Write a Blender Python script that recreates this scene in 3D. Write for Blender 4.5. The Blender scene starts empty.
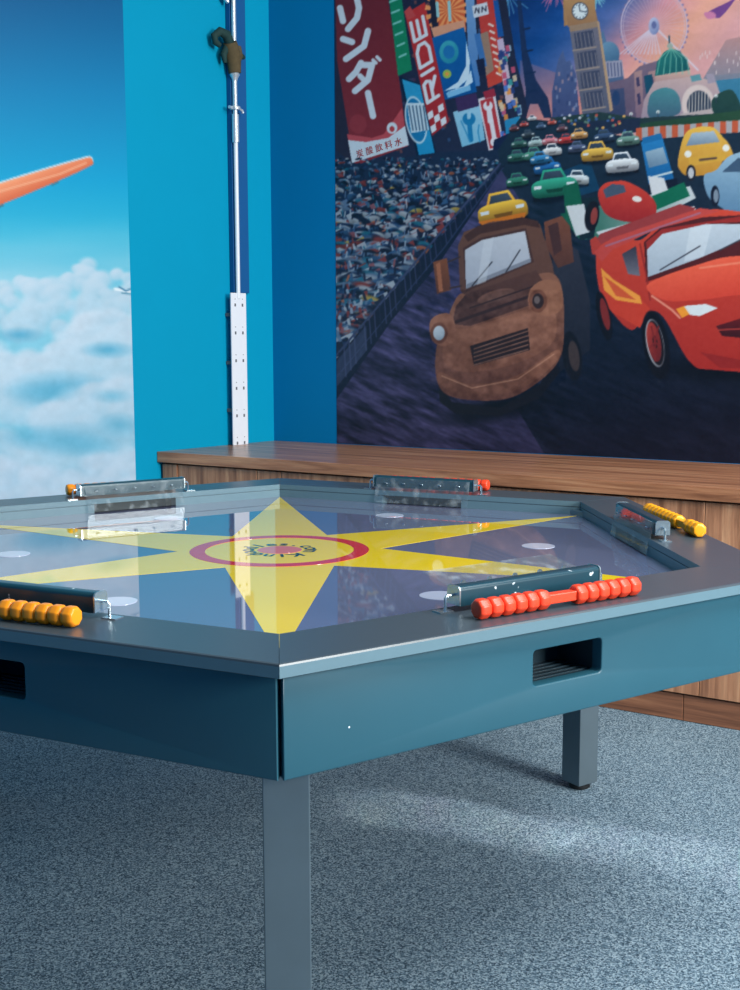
import bpy, bmesh, math, random
import numpy as np
from mathutils import Vector, Matrix

random.seed(7)
S = bpy.context.scene
COL = S.collection

# ------------------------------------------------------------------ camera numbers
F, PITCH, ROLL, CZ = 1197.57, 0.128962, -0.002458, 1.0113
CAM = np.array([0.0, 0.0, CZ])
TX, TY, TZ, TH = -0.167, 2.1811, CZ - 0.35426, 0.073977
AP_OUT, AP_IN, DF = 0.7794, 0.6595, 0.0307


def lin(c):
    c = np.asarray(c, float)
    return np.where(c <= 0.04045, c / 12.92, ((c + 0.055) / 1.055) ** 2.4)


def rgb(r, g, b):
    v = lin(np.array([r, g, b]) / 255.0)
    return (float(v[0]), float(v[1]), float(v[2]), 1.0)


def ray(px, py):
    cr, sr = math.cos(ROLL), math.sin(ROLL)
    X = (px - 370) * cr + (py - 495) * sr
    Y = -(px - 370) * sr + (py - 495) * cr
    c, s = math.cos(PITCH), math.sin(PITCH)
    u = -Y / F
    return np.array([X / F, c + u * s, -s + u * c])


def at(px, py, z):
    d = ray(px, py)
    return CAM + d * ((z - CZ) / d[2])


def project(P):
    P = P - CAM
    c, s = math.cos(PITCH), math.sin(PITCH)
    d = P[..., 1] * c - P[..., 2] * s
    u = P[..., 1] * s + P[..., 2] * c
    X = F * P[..., 0] / d
    Y = -F * u / d
    cr, sr = math.cos(ROLL), math.sin(ROLL)
    return 370 + X * cr - Y * sr, 495 + X * sr + Y * cr


# ------------------------------------------------------------------ object helpers
def tag(o, label=None, cat=None, group=None, kind=None):
    if label: o['label'] = label
    if cat: o['category'] = cat
    if group: o['group'] = group
    if kind: o['kind'] = kind
    return o


def empty(name, loc, rz=0.0, parent=None):
    o = bpy.data.objects.new(name, None)
    COL.objects.link(o)
    o.location = loc
    o.rotation_euler = (0, 0, rz)
    o.empty_display_size = 0.1
    if parent: o.parent = parent
    return o


def build(name, bm, mat, parent=None, smooth=None, loc=None, rot=None):
    bmesh.ops.recalc_face_normals(bm, faces=bm.faces[:])
    me = bpy.data.meshes.new(name)
    bm.to_mesh(me)
    bm.free()
    if mat: me.materials.append(mat)
    if smooth is not None:
        for p in me.polygons: p.use_smooth = True
        try:
            me.set_sharp_from_angle(angle=math.radians(smooth))
        except Exception:
            pass
    o = bpy.data.objects.new(name, me)
    COL.objects.link(o)
    if parent: o.parent = parent
    if loc is not None: o.location = loc
    if rot is not None: o.rotation_euler = rot
    return o


def box(bm, x0, x1, y0, y1, z0, z1, bev=0.0, M=None):
    b = bmesh.new()
    bmesh.ops.create_cube(b, size=1)
    for v in b.verts:
        v.co = Vector(((x0 + x1) / 2 + v.co.x * (x1 - x0), (y0 + y1) / 2 + v.co.y * (y1 - y0), (z0 + z1) / 2 + v.co.z * (z1 - z0)))
    if bev: bmesh.ops.bevel(b, geom=b.edges[:], offset=bev, segments=3, affect='EDGES', profile=0.5)
    merge(bm, b, M)


def merge(bm, b, M=None):
    vm = [bm.verts.new((M @ v.co) if M is not None else v.co) for v in b.verts]
    b.verts.index_update()
    for f in b.faces:
        try: bm.faces.new([vm[v.index] for v in f.verts])
        except ValueError: pass
    b.free()


def prism(bm, pts, z0, z1, bev=0.0, M=None):
    b = bmesh.new()
    lo = [b.verts.new((p[0], p[1], z0)) for p in pts]
    hi = [b.verts.new((p[0], p[1], z1)) for p in pts]
    b.faces.new(lo[::-1]); b.faces.new(hi)
    n = len(pts)
    for i in range(n): b.faces.new((lo[i], lo[(i + 1) % n], hi[(i + 1) % n], hi[i]))
    if bev: bmesh.ops.bevel(b, geom=b.edges[:], offset=bev, segments=2, affect='EDGES', profile=0.5)
    merge(bm, b, M)


def lathe(bm, prof, n=16, M=None):
    """profile of (r, z); r == 0 closes the end"""
    b = bmesh.new()
    rings = []
    for r, z in prof:
        if r <= 1e-7: rings.append([b.verts.new((0, 0, z))])
        else: rings.append([b.verts.new((r * math.cos(2 * math.pi * i / n), r * math.sin(2 * math.pi * i / n), z)) for i in range(n)])
    for A, B in zip(rings, rings[1:]):
        for i in range(n):
            j = (i + 1) % n
            if len(A) == 1 and len(B) > 1: b.faces.new((A[0], B[i], B[j]))
            elif len(B) == 1 and len(A) > 1: b.faces.new((A[i], A[j], B[0]))
            elif len(A) > 1: b.faces.new((A[i], A[j], B[j], B[i]))
    merge(bm, b, M)


def tube(bm, pts, r, n=10):
    """round tube through points (radius or list of radii)"""
    pts = [Vector(p) for p in pts]
    rs = r if isinstance(r, (list, tuple)) else [r] * len(pts)
    b = bmesh.new()
    rings = []
    up = Vector((0, 0, 1))
    for i, p in enumerate(pts):
        d = (pts[min(i + 1, len(pts) - 1)] - pts[max(i - 1, 0)]).normalized()
        a = d.cross(up)
        if a.length < 1e-3: a = d.cross(Vector((1, 0, 0)))
        a.normalize(); c = a.cross(d).normalized()
        if rings and a.dot(pa) < 0: a, c = -a, -c
        pa = a
        rings.append([b.verts.new(p + (a * math.cos(2 * math.pi * k / n) + c * math.sin(2 * math.pi * k / n)) * rs[i]) for k in range(n)])
    for A, B in zip(rings, rings[1:]):
        for k in range(n): b.faces.new((A[k], A[(k + 1) % n], B[(k + 1) % n], B[k]))
    b.faces.new(rings[0][::-1]); b.faces.new(rings[-1])
    merge(bm, b)


def copy_tree(o, parent=None):
    c = o.copy()
    COL.objects.link(c)
    c.parent = parent
    for ch in list(o.children): copy_tree(ch, c)
    return c


# ------------------------------------------------------------------ materials
def new_mat(name):
    m = bpy.data.materials.new(name)
    m.use_nodes = True
    nt = m.node_tree
    b = nt.nodes['Principled BSDF']
    return m, nt, b


def N(nt, t, **k):
    n = nt.nodes.new(t)
    for a, v in k.items(): setattr(n, a, v)
    return n


def simple(name, col, rough=0.5, metal=0.0, spec=0.5, var=0.06, scale=40, bump=0.0, coat=0.0):
    """solid colour with a faint procedural mottling"""
    m, nt, b = new_mat(name)
    tc = N(nt, 'ShaderNodeTexCoord')
    no = N(nt, 'ShaderNodeTexNoise'); no.inputs['Scale'].default_value = scale; no.inputs['Detail'].default_value = 4
    nt.links.new(tc.outputs['Object'], no.inputs['Vector'])
    mx = N(nt, 'ShaderNodeMix', data_type='RGBA')
    mx.inputs[6].default_value = tuple(c * (1 - var) for c in col[:3]) + (1,)
    mx.inputs[7].default_value = tuple(min(1, c * (1 + var)) for c in col[:3]) + (1,)
    nt.links.new(no.outputs['Fac'], mx.inputs[0])
    nt.links.new(mx.outputs[2], b.inputs['Base Color'])
    b.inputs['Roughness'].default_value = rough
    b.inputs['Metallic'].default_value = metal
    b.inputs['Specular IOR Level'].default_value = spec
    b.inputs['Coat Weight'].default_value = coat
    b.inputs['Coat Roughness'].default_value = 0.03
    if bump:
        bp = N(nt, 'ShaderNodeBump'); bp.inputs['Strength'].default_value = bump; bp.inputs['Distance'].default_value = 0.001
        nt.links.new(no.outputs['Fac'], bp.inputs['Height']); nt.links.new(bp.outputs['Normal'], b.inputs['Normal'])
    return m


def carpet_mat():
    m, nt, b = new_mat('speckled_carpet')
    tc = N(nt, 'ShaderNodeTexCoord')
    n1 = N(nt, 'ShaderNodeTexNoise'); n1.inputs['Scale'].default_value = 270; n1.inputs['Detail'].default_value = 5; n1.inputs['Roughness'].default_value = 0.85
    n2 = N(nt, 'ShaderNodeTexVoronoi'); n2.inputs['Scale'].default_value = 380
    n3 = N(nt, 'ShaderNodeTexNoise'); n3.inputs['Scale'].default_value = 3; n3.inputs['Detail'].default_value = 3
    for n in (n1, n2, n3): nt.links.new(tc.outputs['Object'], n.inputs['Vector'])
    rp = N(nt, 'ShaderNodeValToRGB')
    e = rp.color_ramp.elements
    e[0].position = 0.33; e[0].color = CARPET[0]
    e[1].position = 0.69; e[1].color = CARPET[2]
    k = e.new(0.5); k.color = CARPET[1]
    sp = N(nt, 'ShaderNodeSeparateColor'); nt.links.new(n2.outputs['Color'], sp.inputs[0])
    vm = N(nt, 'ShaderNodeMix', data_type='FLOAT'); vm.inputs[0].default_value = 0.36
    nt.links.new(n1.outputs['Fac'], vm.inputs[2]); nt.links.new(sp.outputs[0], vm.inputs[3])
    nt.links.new(vm.outputs[0], rp.inputs['Fac'])
    hs = N(nt, 'ShaderNodeHueSaturation'); hs.inputs['Saturation'].default_value = 1.0
    mp = N(nt, 'ShaderNodeMapRange'); mp.inputs['To Min'].default_value = 0.85; mp.inputs['To Max'].default_value = 1.15
    nt.links.new(n3.outputs['Fac'], mp.inputs['Value']); nt.links.new(mp.outputs['Result'], hs.inputs['Value'])
    nt.links.new(rp.outputs['Color'], hs.inputs['Color']); nt.links.new(hs.outputs['Color'], b.inputs['Base Color'])
    bp = N(nt, 'ShaderNodeBump'); bp.inputs['Strength'].default_value = 0.7; bp.inputs['Distance'].default_value = 0.004
    nt.links.new(n1.outputs['Fac'], bp.inputs['Height']); nt.links.new(bp.outputs['Normal'], b.inputs['Normal'])
    b.inputs['Roughness'].default_value = 0.95; b.inputs['Specular IOR Level'].default_value = 0.1
    return m


def wood_mat(name, c0, c1, c2, rot=(0, 0, 0), rough=0.4, stretch=(1.2, 26, 26), spec=0.5):
    m, nt, b = new_mat(name)
    tc = N(nt, 'ShaderNodeTexCoord')
    mr_ = N(nt, 'ShaderNodeMapping'); mr_.inputs['Rotation'].default_value = rot
    mp = N(nt, 'ShaderNodeMapping'); mp.inputs['Scale'].default_value = stretch
    nt.links.new(tc.outputs['Object'], mr_.inputs['Vector']); nt.links.new(mr_.outputs['Vector'], mp.inputs['Vector'])
    n1 = N(nt, 'ShaderNodeTexNoise'); n1.inputs['Scale'].default_value = 1.6; n1.inputs['Detail'].default_value = 7; n1.inputs['Roughness'].default_value = 0.6; n1.inputs['Distortion'].default_value = 0.6
    n2 = N(nt, 'ShaderNodeTexNoise'); n2.inputs['Scale'].default_value = 7; n2.inputs['Detail'].default_value = 6; n2.inputs['Roughness'].default_value = 0.75
    for n in (n1, n2): nt.links.new(mp.outputs['Vector'], n.inputs['Vector'])
    rp = N(nt, 'ShaderNodeValToRGB')
    e = rp.color_ramp.elements
    e[0].position = 0.3; e[0].color = c0
    e[1].position = 0.7; e[1].color = c2
    k = e.new(0.5); k.color = c1
    nt.links.new(n1.outputs['Fac'], rp.inputs['Fac'])
    mx = N(nt, 'ShaderNodeMix', data_type='RGBA', blend_type='MULTIPLY'); mx.inputs[0].default_value = 0.5
    mr = N(nt, 'ShaderNodeMapRange'); mr.inputs['From Min'].default_value = 0.3; mr.inputs['From Max'].default_value = 0.7; mr.inputs['To Min'].default_value = 0.55; mr.inputs['To Max'].default_value = 1.25
    nt.links.new(n2.outputs['Fac'], mr.inputs['Value'])
    nt.links.new(rp.outputs['Color'], mx.inputs[6]); nt.links.new(mr.outputs['Result'], mx.inputs[7])
    nt.links.new(mx.outputs[2], b.inputs['Base Color'])
    b.inputs['Roughness'].default_value = rough; b.inputs['Specular IOR Level'].default_value = spec
    return m


def painted(name, rough, spec, gain):
    """printed sheet: ink colour stored on the mesh, with a faint paper grain"""
    m, nt, b = new_mat(name)
    a = N(nt, 'ShaderNodeAttribute', attribute_name='ink')
    mx = N(nt, 'ShaderNodeMix', data_type='RGBA', blend_type='MULTIPLY'); mx.inputs[0].default_value = 1
    tc = N(nt, 'ShaderNodeTexCoord')
    no = N(nt, 'ShaderNodeTexNoise'); no.inputs['Scale'].default_value = 300
    mr = N(nt, 'ShaderNodeMapRange'); mr.inputs['To Min'].default_value = gain * 0.96; mr.inputs['To Max'].default_value = gain * 1.04
    nt.links.new(tc.outputs['Object'], no.inputs['Vector']); nt.links.new(no.outputs['Fac'], mr.inputs['Value'])
    nt.links.new(a.outputs['Color'], mx.inputs[6]); nt.links.new(mr.outputs['Result'], mx.inputs[7])
    nt.links.new(mx.outputs[2], b.inputs['Base Color'])
    b.inputs['Roughness'].default_value = rough; b.inputs['Specular IOR Level'].default_value = spec
    return m


def acrylic_mat():
    """thin clear sheet: see-through, mirror-like by its Fresnel angle, with faint scuffs"""
    m, nt, b = new_mat('clear_acrylic')
    nt.nodes.remove(b)
    tr = N(nt, 'ShaderNodeBsdfTransparent'); tr.inputs['Color'].default_value = (0.93, 0.96, 0.97, 1)
    gl = N(nt, 'ShaderNodeBsdfGlossy'); gl.inputs['Roughness'].default_value = 0.06
    df = N(nt, 'ShaderNodeBsdfDiffuse'); df.inputs['Color'].default_value = (.85, .9, .93, 1)
    lw = N(nt, 'ShaderNodeLayerWeight'); lw.inputs['Blend'].default_value = .5
    pw_ = N(nt, 'ShaderNodeMath', operation='POWER'); pw_.inputs[1].default_value = 5; nt.links.new(lw.outputs['Facing'], pw_.inputs[0])
    fr = N(nt, 'ShaderNodeMath', operation='MULTIPLY_ADD'); fr.inputs[1].default_value = .9; fr.inputs[2].default_value = .045; nt.links.new(pw_.outputs[0], fr.inputs[0])
    m1 = N(nt, 'ShaderNodeMixShader'); m2 = N(nt, 'ShaderNodeMixShader')
    tc = N(nt, 'ShaderNodeTexCoord')
    no = N(nt, 'ShaderNodeTexNoise'); no.inputs['Scale'].default_value = 45; no.inputs['Detail'].default_value = 6
    mr = N(nt, 'ShaderNodeMapRange'); mr.inputs['From Min'].default_value = 0.52; mr.inputs['From Max'].default_value = 0.75; mr.inputs['To Min'].default_value = 0.03; mr.inputs['To Max'].default_value = 0.16
    nt.links.new(tc.outputs['Object'], no.inputs['Vector']); nt.links.new(no.outputs['Fac'], mr.inputs['Value'])
    nt.links.new(fr.outputs[0], m1.inputs['Fac']); nt.links.new(tr.outputs[0], m1.inputs[1]); nt.links.new(gl.outputs[0], m1.inputs[2])
    nt.links.new(mr.outputs['Result'], m2.inputs['Fac']); nt.links.new(m1.outputs[0], m2.inputs[1]); nt.links.new(df.outputs[0], m2.inputs[2])
    nt.links.new(m2.outputs[0], nt.nodes['Material Output'].inputs['Surface'])
    return m


def chipped(name, col, chip, rough):
    """powder coat with small chips of bare metal"""
    m, nt, b = new_mat(name)
    tc = N(nt, 'ShaderNodeTexCoord')
    no = N(nt, 'ShaderNodeTexNoise'); no.inputs['Scale'].default_value = 55; no.inputs['Detail'].default_value = 2
    nt.links.new(tc.outputs['Object'], no.inputs['Vector'])
    mr = N(nt, 'ShaderNodeMapRange'); mr.inputs['From Min'].default_value = 0.71; mr.inputs['From Max'].default_value = 0.73
    nt.links.new(no.outputs['Fac'], mr.inputs['Value'])
    mx = N(nt, 'ShaderNodeMix', data_type='RGBA'); mx.inputs[6].default_value = col; mx.inputs[7].default_value = chip
    nt.links.new(mr.outputs['Result'], mx.inputs[0]); nt.links.new(mx.outputs[2], b.inputs['Base Color'])
    b.inputs['Roughness'].default_value = rough
    return m


CARPET = (rgb(48, 68, 84), rgb(106, 130, 146), rgb(176, 194, 204))
M = {}
M['carpet'] = carpet_mat()
M['teal_wall'] = simple('teal_wall_paint', rgb(0, 146, 184), 0.6, spec=0.1, var=0.03, scale=6)
M['shaded_wall'] = simple('shaded_wall_paint', rgb(0, 114, 168), 0.6, spec=0.1, var=0.03, scale=6)  # teal wall paint again, with the mural wall's shade put into the colour
M['wood_top'] = wood_mat('walnut_laminate_top', rgb(112, 68, 48), rgb(180, 120, 86), rgb(216, 158, 118), (0, 0, math.radians(32.7)), 0.28)
M['wood_front'] = wood_mat('walnut_laminate_front', rgb(124, 80, 58), rgb(188, 130, 96), rgb(220, 166, 126), (0, 0, math.radians(32.7)), 0.45, (22, 22, 1.3))
M['plinth'] = wood_mat('walnut_plinth', rgb(100, 62, 44), rgb(152, 98, 70), rgb(184, 126, 92), (0, 0, math.radians(32.7)), 0.5)
M['frame'] = simple('charcoal_frame_laminate', rgb(66, 76, 84), 0.34, spec=0.5, var=0.05, scale=120, bump=0.05)
M['edge'] = simple('pale_blue_grey_edge_band', rgb(96, 124, 136), 0.42, spec=0.5, var=0.04, scale=60)
M['apron'] = simple('blue_grey_apron_lacquer', rgb(40, 88, 104), 0.38, spec=0.45, var=0.05, scale=14)
M['tray'] = simple('dark_tray_plastic', rgb(34, 52, 62), 0.3, var=0.1, scale=60)
M['field'] = simple('lilac_grey_playfield', rgb(108, 112, 138), 0.025, spec=0.6, var=0.03, scale=4, coat=0.45)
M['star'] = simple('yellow_star_print', rgb(255, 216, 24), 0.025, spec=0.6, var=0.02, scale=4, coat=0.45)
M['ring'] = simple('red_ring_print', rgb(222, 50, 54), 0.025, spec=0.6, var=0.02, scale=4, coat=0.45)
M['disc'] = simple('pink_disc_print', rgb(236, 122, 104), 0.025, spec=0.6, var=0.08, scale=12, coat=0.45)
M['ink'] = simple('dark_green_ink', rgb(18, 62, 66), 0.025, spec=0.6, coat=0.45)
M['oval'] = simple('pale_spot_print', rgb(198, 202, 222), 0.025, spec=0.6, var=0.02, coat=0.45)
M['leg'] = simple('brushed_steel_leg', rgb(112, 126, 134), 0.36, metal=0.6, var=0.1, scale=18)
M['rubber'] = simple('black_rubber', rgb(14, 16, 18), 0.6)
M['channel'] = chipped('teal_powder_coat', rgb(24, 62, 76), rgb(214, 224, 230), 0.28)
M['zinc'] = simple('galvanised_metal', rgb(186, 200, 208), 0.25, metal=0.85, var=0.2, scale=90)
M['acrylic'] = acrylic_mat()
M['red'] = simple('red_plastic', rgb(244, 72, 40), 0.32, spec=0.5, var=0.03)
M['yellow'] = simple('yellow_plastic', rgb(252, 164, 16), 0.32, spec=0.5, var=0.03)
M['orange'] = simple('amber_plastic', rgb(255, 150, 24), 0.32, spec=0.5, var=0.03)
M['white'] = simple('white_enamel', rgb(228, 230, 238), 0.35, var=0.02)
M['chrome'] = simple('bright_aluminium', rgb(214, 222, 230), 0.28, metal=0.6, var=0.05)
M['hole'] = simple('dark_hole', rgb(96, 98, 106), 0.8)
M['slot_blue'] = simple('blue_channel_paint', rgb(0, 82, 140), 0.5, var=0.04)
M['wrap'] = simple('brown_wrap', rgb(84, 70, 44), 0.85, var=0.35, scale=70, bump=0.6)
M['wrap_green'] = simple('dark_green_wrap', rgb(16, 52, 50), 0.8, var=0.35, scale=70, bump=0.6)
M['print'] = painted('printed_city_mural', 0.38, 0.4, 0.9)
M['print_sky'] = painted('printed_sky_mural', 0.5, 0.3, 0.9)
M['sign_red'] = simple('dark_red_sign_ink', rgb(170, 44, 46), 0.5)

# ------------------------------------------------------------------ room
FA = np.array([-0.727, 4.066]); FB = np.array([0.934, 2.999])        # bench front line
C0 = np.array([-0.361, 4.504]); D0 = np.array([1.121, 3.608])        # room corner and a point along the mural wall
uL = (FA - C0) / np.linalg.norm(FA - C0)                              # along the left wall, away from the corner
uM = (D0 - C0) / np.linalg.norm(D0 - C0)                              # along the mural wall
uB = (FB - FA) / np.linalg.norm(FB - FA)
nL = np.array([-uL[1], uL[0]]);  nL = nL if nL @ (-C0) > 0 else -nL   # into the room
nM = np.array([uM[1], -uM[0]]);  nM = nM if nM @ (-C0) > 0 else -nM
nB = np.array([uB[1], -uB[0]]);  nB = nB if nB @ (-FA) > 0 else -nB
BZ = 0.635
WH = 2.9


def wall(name, a, u, n, L0, L1, mat):
    bm = bmesh.new()
    p = [a + u * L0, a + u * L1, a + u * L1 - n * 0.12, a + u * L0 - n * 0.12]
    prism(bm, p, 0, WH)
    return tag(build(name, bm, mat), kind='structure')


wall('wall_left', C0, uL, nL, -0.12, 4.3, M['teal_wall'])
wall('wall_back', C0, uM, nM, 0.0, 4.2, M['shaded_wall'])
bm = bmesh.new()
cornL = C0 + uL * 4.3; cornR = C0 + uM * 4.2
prism(bm, [C0 + (-nL - nM) * 0.13, cornL - nL * 0.12, (cornL[0] - 0.2, -1.6), (cornR[0] + 0.2, -1.6), cornR - nM * 0.12], -0.05, 0.0)
tag(build('floor', bm, M['carpet']), kind='structure')

for nm_w, a_, b_ in (('wall_side', cornL, np.array([cornL[0] - .2, -1.6])), ('wall_front', np.array([cornL[0] - .2, -1.6]), np.array([1.9, -1.6]))):
    d_ = (b_ - a_) / np.linalg.norm(b_ - a_); o_ = np.array([d_[1], -d_[0]]); o_ = o_ if o_ @ (a_ - np.array([0., 1.5])) > 0 else -o_
    bm = bmesh.new(); prism(bm, [tuple(a_), tuple(b_), tuple(b_ + o_ * .12), tuple(a_ + o_ * .12)], 0, WH)
    tag(build(nm_w, bm, M['shaded_wall']), kind='structure')


def wall_at(px, py, off=0.0, left=True):
    n = nL if left else nM
    n3 = np.array([n[0], n[1], 0.0])
    p0 = np.array([C0[0], C0[1], 0.0]) + n3 * off
    d = ray(px, py)
    return CAM + d * (((p0 - CAM) @ n3) / (d @ n3))


# ------------------------------------------------------------------ printed murals
class Canvas:
    """small painter working on a float image; coordinates in picture units"""
    def __init__(s, x0, x1, y0, y1, k):
        s.x0, s.y0, s.k = x0, y0, k
        s.W, s.H = int((x1 - x0) * k), int((y1 - y0) * k)
        s.a = np.zeros((s.H, s.W, 3))
        yy, xx = np.mgrid[0:s.H, 0:s.W]
        s.X = x0 + (xx + .5) / k; s.Y = y0 + (yy + .5) / k

    def win(s, xa, xb, ya, yb):
        i0 = max(0, int((ya - s.y0) * s.k) - 2); i1 = min(s.H, int((yb - s.y0) * s.k) + 3)
        j0 = max(0, int((xa - s.x0) * s.k) - 2); j1 = min(s.W, int((xb - s.x0) * s.k) + 3)
        return (slice(i0, i1), slice(j0, j1)) if i1 > i0 and j1 > j0 else None

    def put(s, w, m, col):
        s.a[w] = s.a[w] * (1 - m[..., None]) + col * m[..., None]

    def grad(s, w, c1, c2, g):
        c1 = np.array(c1) / 255.
        if c2 is None: return c1
        c2 = np.array(c2) / 255.
        X, Y = s.X[w], s.Y[w]
        dx, dy = g[2] - g[0], g[3] - g[1]
        t = np.clip(((X - g[0]) * dx + (Y - g[1]) * dy) / (dx * dx + dy * dy), 0, 1)[..., None]
        return c1 * (1 - t) + c2 * t

    def poly(s, pts, c1, c2=None, g=None, alpha=1.0, smooth=False):
        p = np.array(pts, float)
        if smooth: p = spline(p)
        w = s.win(p[:, 0].min(), p[:, 0].max(), p[:, 1].min(), p[:, 1].max())
        if w is None: return
        X, Y = s.X[w], s.Y[w]
        ins = np.zeros(X.shape, bool)
        for (xa, ya), (xb, yb) in zip(p, np.roll(p, -1, 0)):
            if ya == yb: continue
            c = ((ya > Y) != (yb > Y)) & (X < (xb - xa) * (Y - ya) / (yb - ya) + xa)
            ins ^= c
        if c2 is not None and g is None: g = (p[:, 0].mean(), p[:, 1].min(), p[:, 0].mean(), p[:, 1].max())
        s.put(w, ins * alpha, s.grad(w, c1, c2, g))

    def ell(s, cx, cy, rx, ry, c1, c2=None, rot=0, soft=0.08, alpha=1.0):
        R = max(rx, ry)
        w = s.win(cx - R, cx + R, cy - R, cy + R)
        if w is None: return
        X, Y = s.X[w] - cx, s.Y[w] - cy
        c, q = math.cos(math.radians(rot)), math.sin(math.radians(rot))
        U = (X * c + Y * q) / rx; V = (-X * q + Y * c) / ry
        d = np.sqrt(U * U + V * V)
        m = np.clip((1 - d) / max(soft, 1e-3), 0, 1) * alpha
        col = np.array(c1) / 255.
        if c2 is not None:
            t = np.clip(0.5 + 0.45 * V + 0.25 * U, 0, 1)[..., None]
            col = col * (1 - t) + np.array(c2) / 255. * t
        s.put(w, m, col)

    def line(s, pts, wd, col, alpha=1.0):
        p = np.array(pts, float); h = wd / 2
        w = s.win(p[:, 0].min() - h, p[:, 0].max() + h, p[:, 1].min() - h, p[:, 1].max() + h)
        if w is None: return
        X, Y = s.X[w], s.Y[w]
        D = np.full(X.shape, 1e9)
        for (xa, ya), (xb, yb) in zip(p, p[1:]):
            dx, dy = xb - xa, yb - ya
            t = np.clip(((X - xa) * dx + (Y - ya) * dy) / (dx * dx + dy * dy + 1e-9), 0, 1)
            D = np.minimum(D, np.hypot(X - xa - t * dx, Y - ya - t * dy))
        s.put(w, np.clip((h - D) * s.k + .5, 0, 1) * alpha, np.array(col) / 255.)

    def quad(s, a, b, c, d):
        """map unit square to a parallelogram-like quad a b c d (clockwise from top left)"""
        a, b, c, d = map(np.array, (a, b, c, d))
        return lambda u, v: tuple(a * (1 - u) * (1 - v) + b * u * (1 - v) + c * u * v + d * (1 - u) * v)


def spline(p, n=8):
    out = []
    N_ = len(p)
    for i in range(N_):
        a, b, c, d = p[i - 1], p[i], p[(i + 1) % N_], p[(i + 2) % N_]
        for t in np.linspace(0, 1, n, endpoint=False):
            out.append(0.5 * (2 * b + (c - a) * t + (2 * a - 5 * b + 4 * c - d) * t * t + (3 * b - a - 3 * c + d) * t ** 3))
    return np.array(out)


def vnoise(X, Y, seed):
    rs = np.random.RandomState(seed)
    g = rs.rand(64, 64)
    xi, yi = np.floor(X).astype(int), np.floor(Y).astype(int)
    fx, fy = X - xi, Y - yi
    fx = fx * fx * (3 - 2 * fx); fy = fy * fy * (3 - 2 * fy)
    q = lambda a, b: g[(yi + b) % 64, (xi + a) % 64]
    return (q(0, 0) * (1 - fx) + q(1, 0) * fx) * (1 - fy) + (q(0, 1) * (1 - fx) + q(1, 1) * fx) * fy


def fbm(X, Y, seed, o=5, r=0.5):
    s = np.zeros(X.shape); a = 1; t = 0
    for i in range(o):
        s += a * vnoise(X * 2 ** i + 13 * i, Y * 2 ** i + 7 * i, seed + i); t += a; a *= r
    return s / t


def blur(a, n=1):
    for _ in range(n):
        p = np.pad(a, ((1, 1), (1, 1), (0, 0)), mode='edge')
        a = (p[:-2, 1:-1] + p[2:, 1:-1] + 2 * p[1:-1, 1:-1] + p[1:-1, :-2] + p[1:-1, 2:]) / 6
    return a


def sheet(name, left, L0, L1, z0, z1, step, cv, mat, off=0.0015):
    """printed wall sheet: a fine flat grid with a folded-back rim, inks stored per vertex"""
    u, n = (uL, nL) if left else (uM, nM)
    nu = int(abs(L1 - L0) / step); nz = int((z1 - z0) / step)
    a = np.linspace(L0, L1, nu + 1); z = np.linspace(z0, z1, nz + 1)
    A, Z = np.meshgrid(a, z)
    P = np.stack([C0[0] + u[0] * A + n[0] * off, C0[1] + u[1] * A + n[1] * off, Z], -1)
    px, py = project(P)
    fx = np.clip((px - cv.x0) * cv.k - .5, 0, cv.W - 1.001); fy = np.clip((py - cv.y0) * cv.k - .5, 0, cv.H - 1.001)
    ix, iy = fx.astype(int), fy.astype(int); tx, ty = (fx - ix)[..., None], (fy - iy)[..., None]
    im = cv.a
    col = (im[iy, ix] * (1 - tx) + im[iy, ix + 1] * tx) * (1 - ty) + (im[iy + 1, ix] * (1 - tx) + im[iy + 1, ix + 1] * tx) * ty
    col = lin(np.clip(col, 0, 1))
    nv = (nu + 1) * (nz + 1)
    org = P.reshape(-1, 3)[0].copy()
    V = P.reshape(-1, 3) - org
    idx = np.arange(nv).reshape(nz + 1, nu + 1)
    q = np.stack([idx[:-1, :-1], idx[:-1, 1:], idx[1:, 1:], idx[1:, :-1]], -1).reshape(-1, 4)
    me = bpy.data.meshes.new(name)
    me.vertices.add(nv); me.vertices.foreach_set('co', V.ravel())
    nq = len(q)
    me.loops.add(nq * 4); me.loops.foreach_set('vertex_index', q.ravel().astype(np.int32))
    me.polygons.add(nq); me.polygons.foreach_set('loop_start', (np.arange(nq) * 4).astype(np.int32))
    me.update(calc_edges=True)
    at_ = me.color_attributes.new('ink', 'FLOAT_COLOR', 'POINT')
    rgba = np.ones((nv, 4)); rgba[:, :3] = col.reshape(-1, 3)
    at_.data.foreach_set('color', rgba.ravel().astype(np.float32))
    me.materials.append(mat)
    o = bpy.data.objects.new(name, me); COL.objects.link(o)
    o.location = org
    return o


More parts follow.
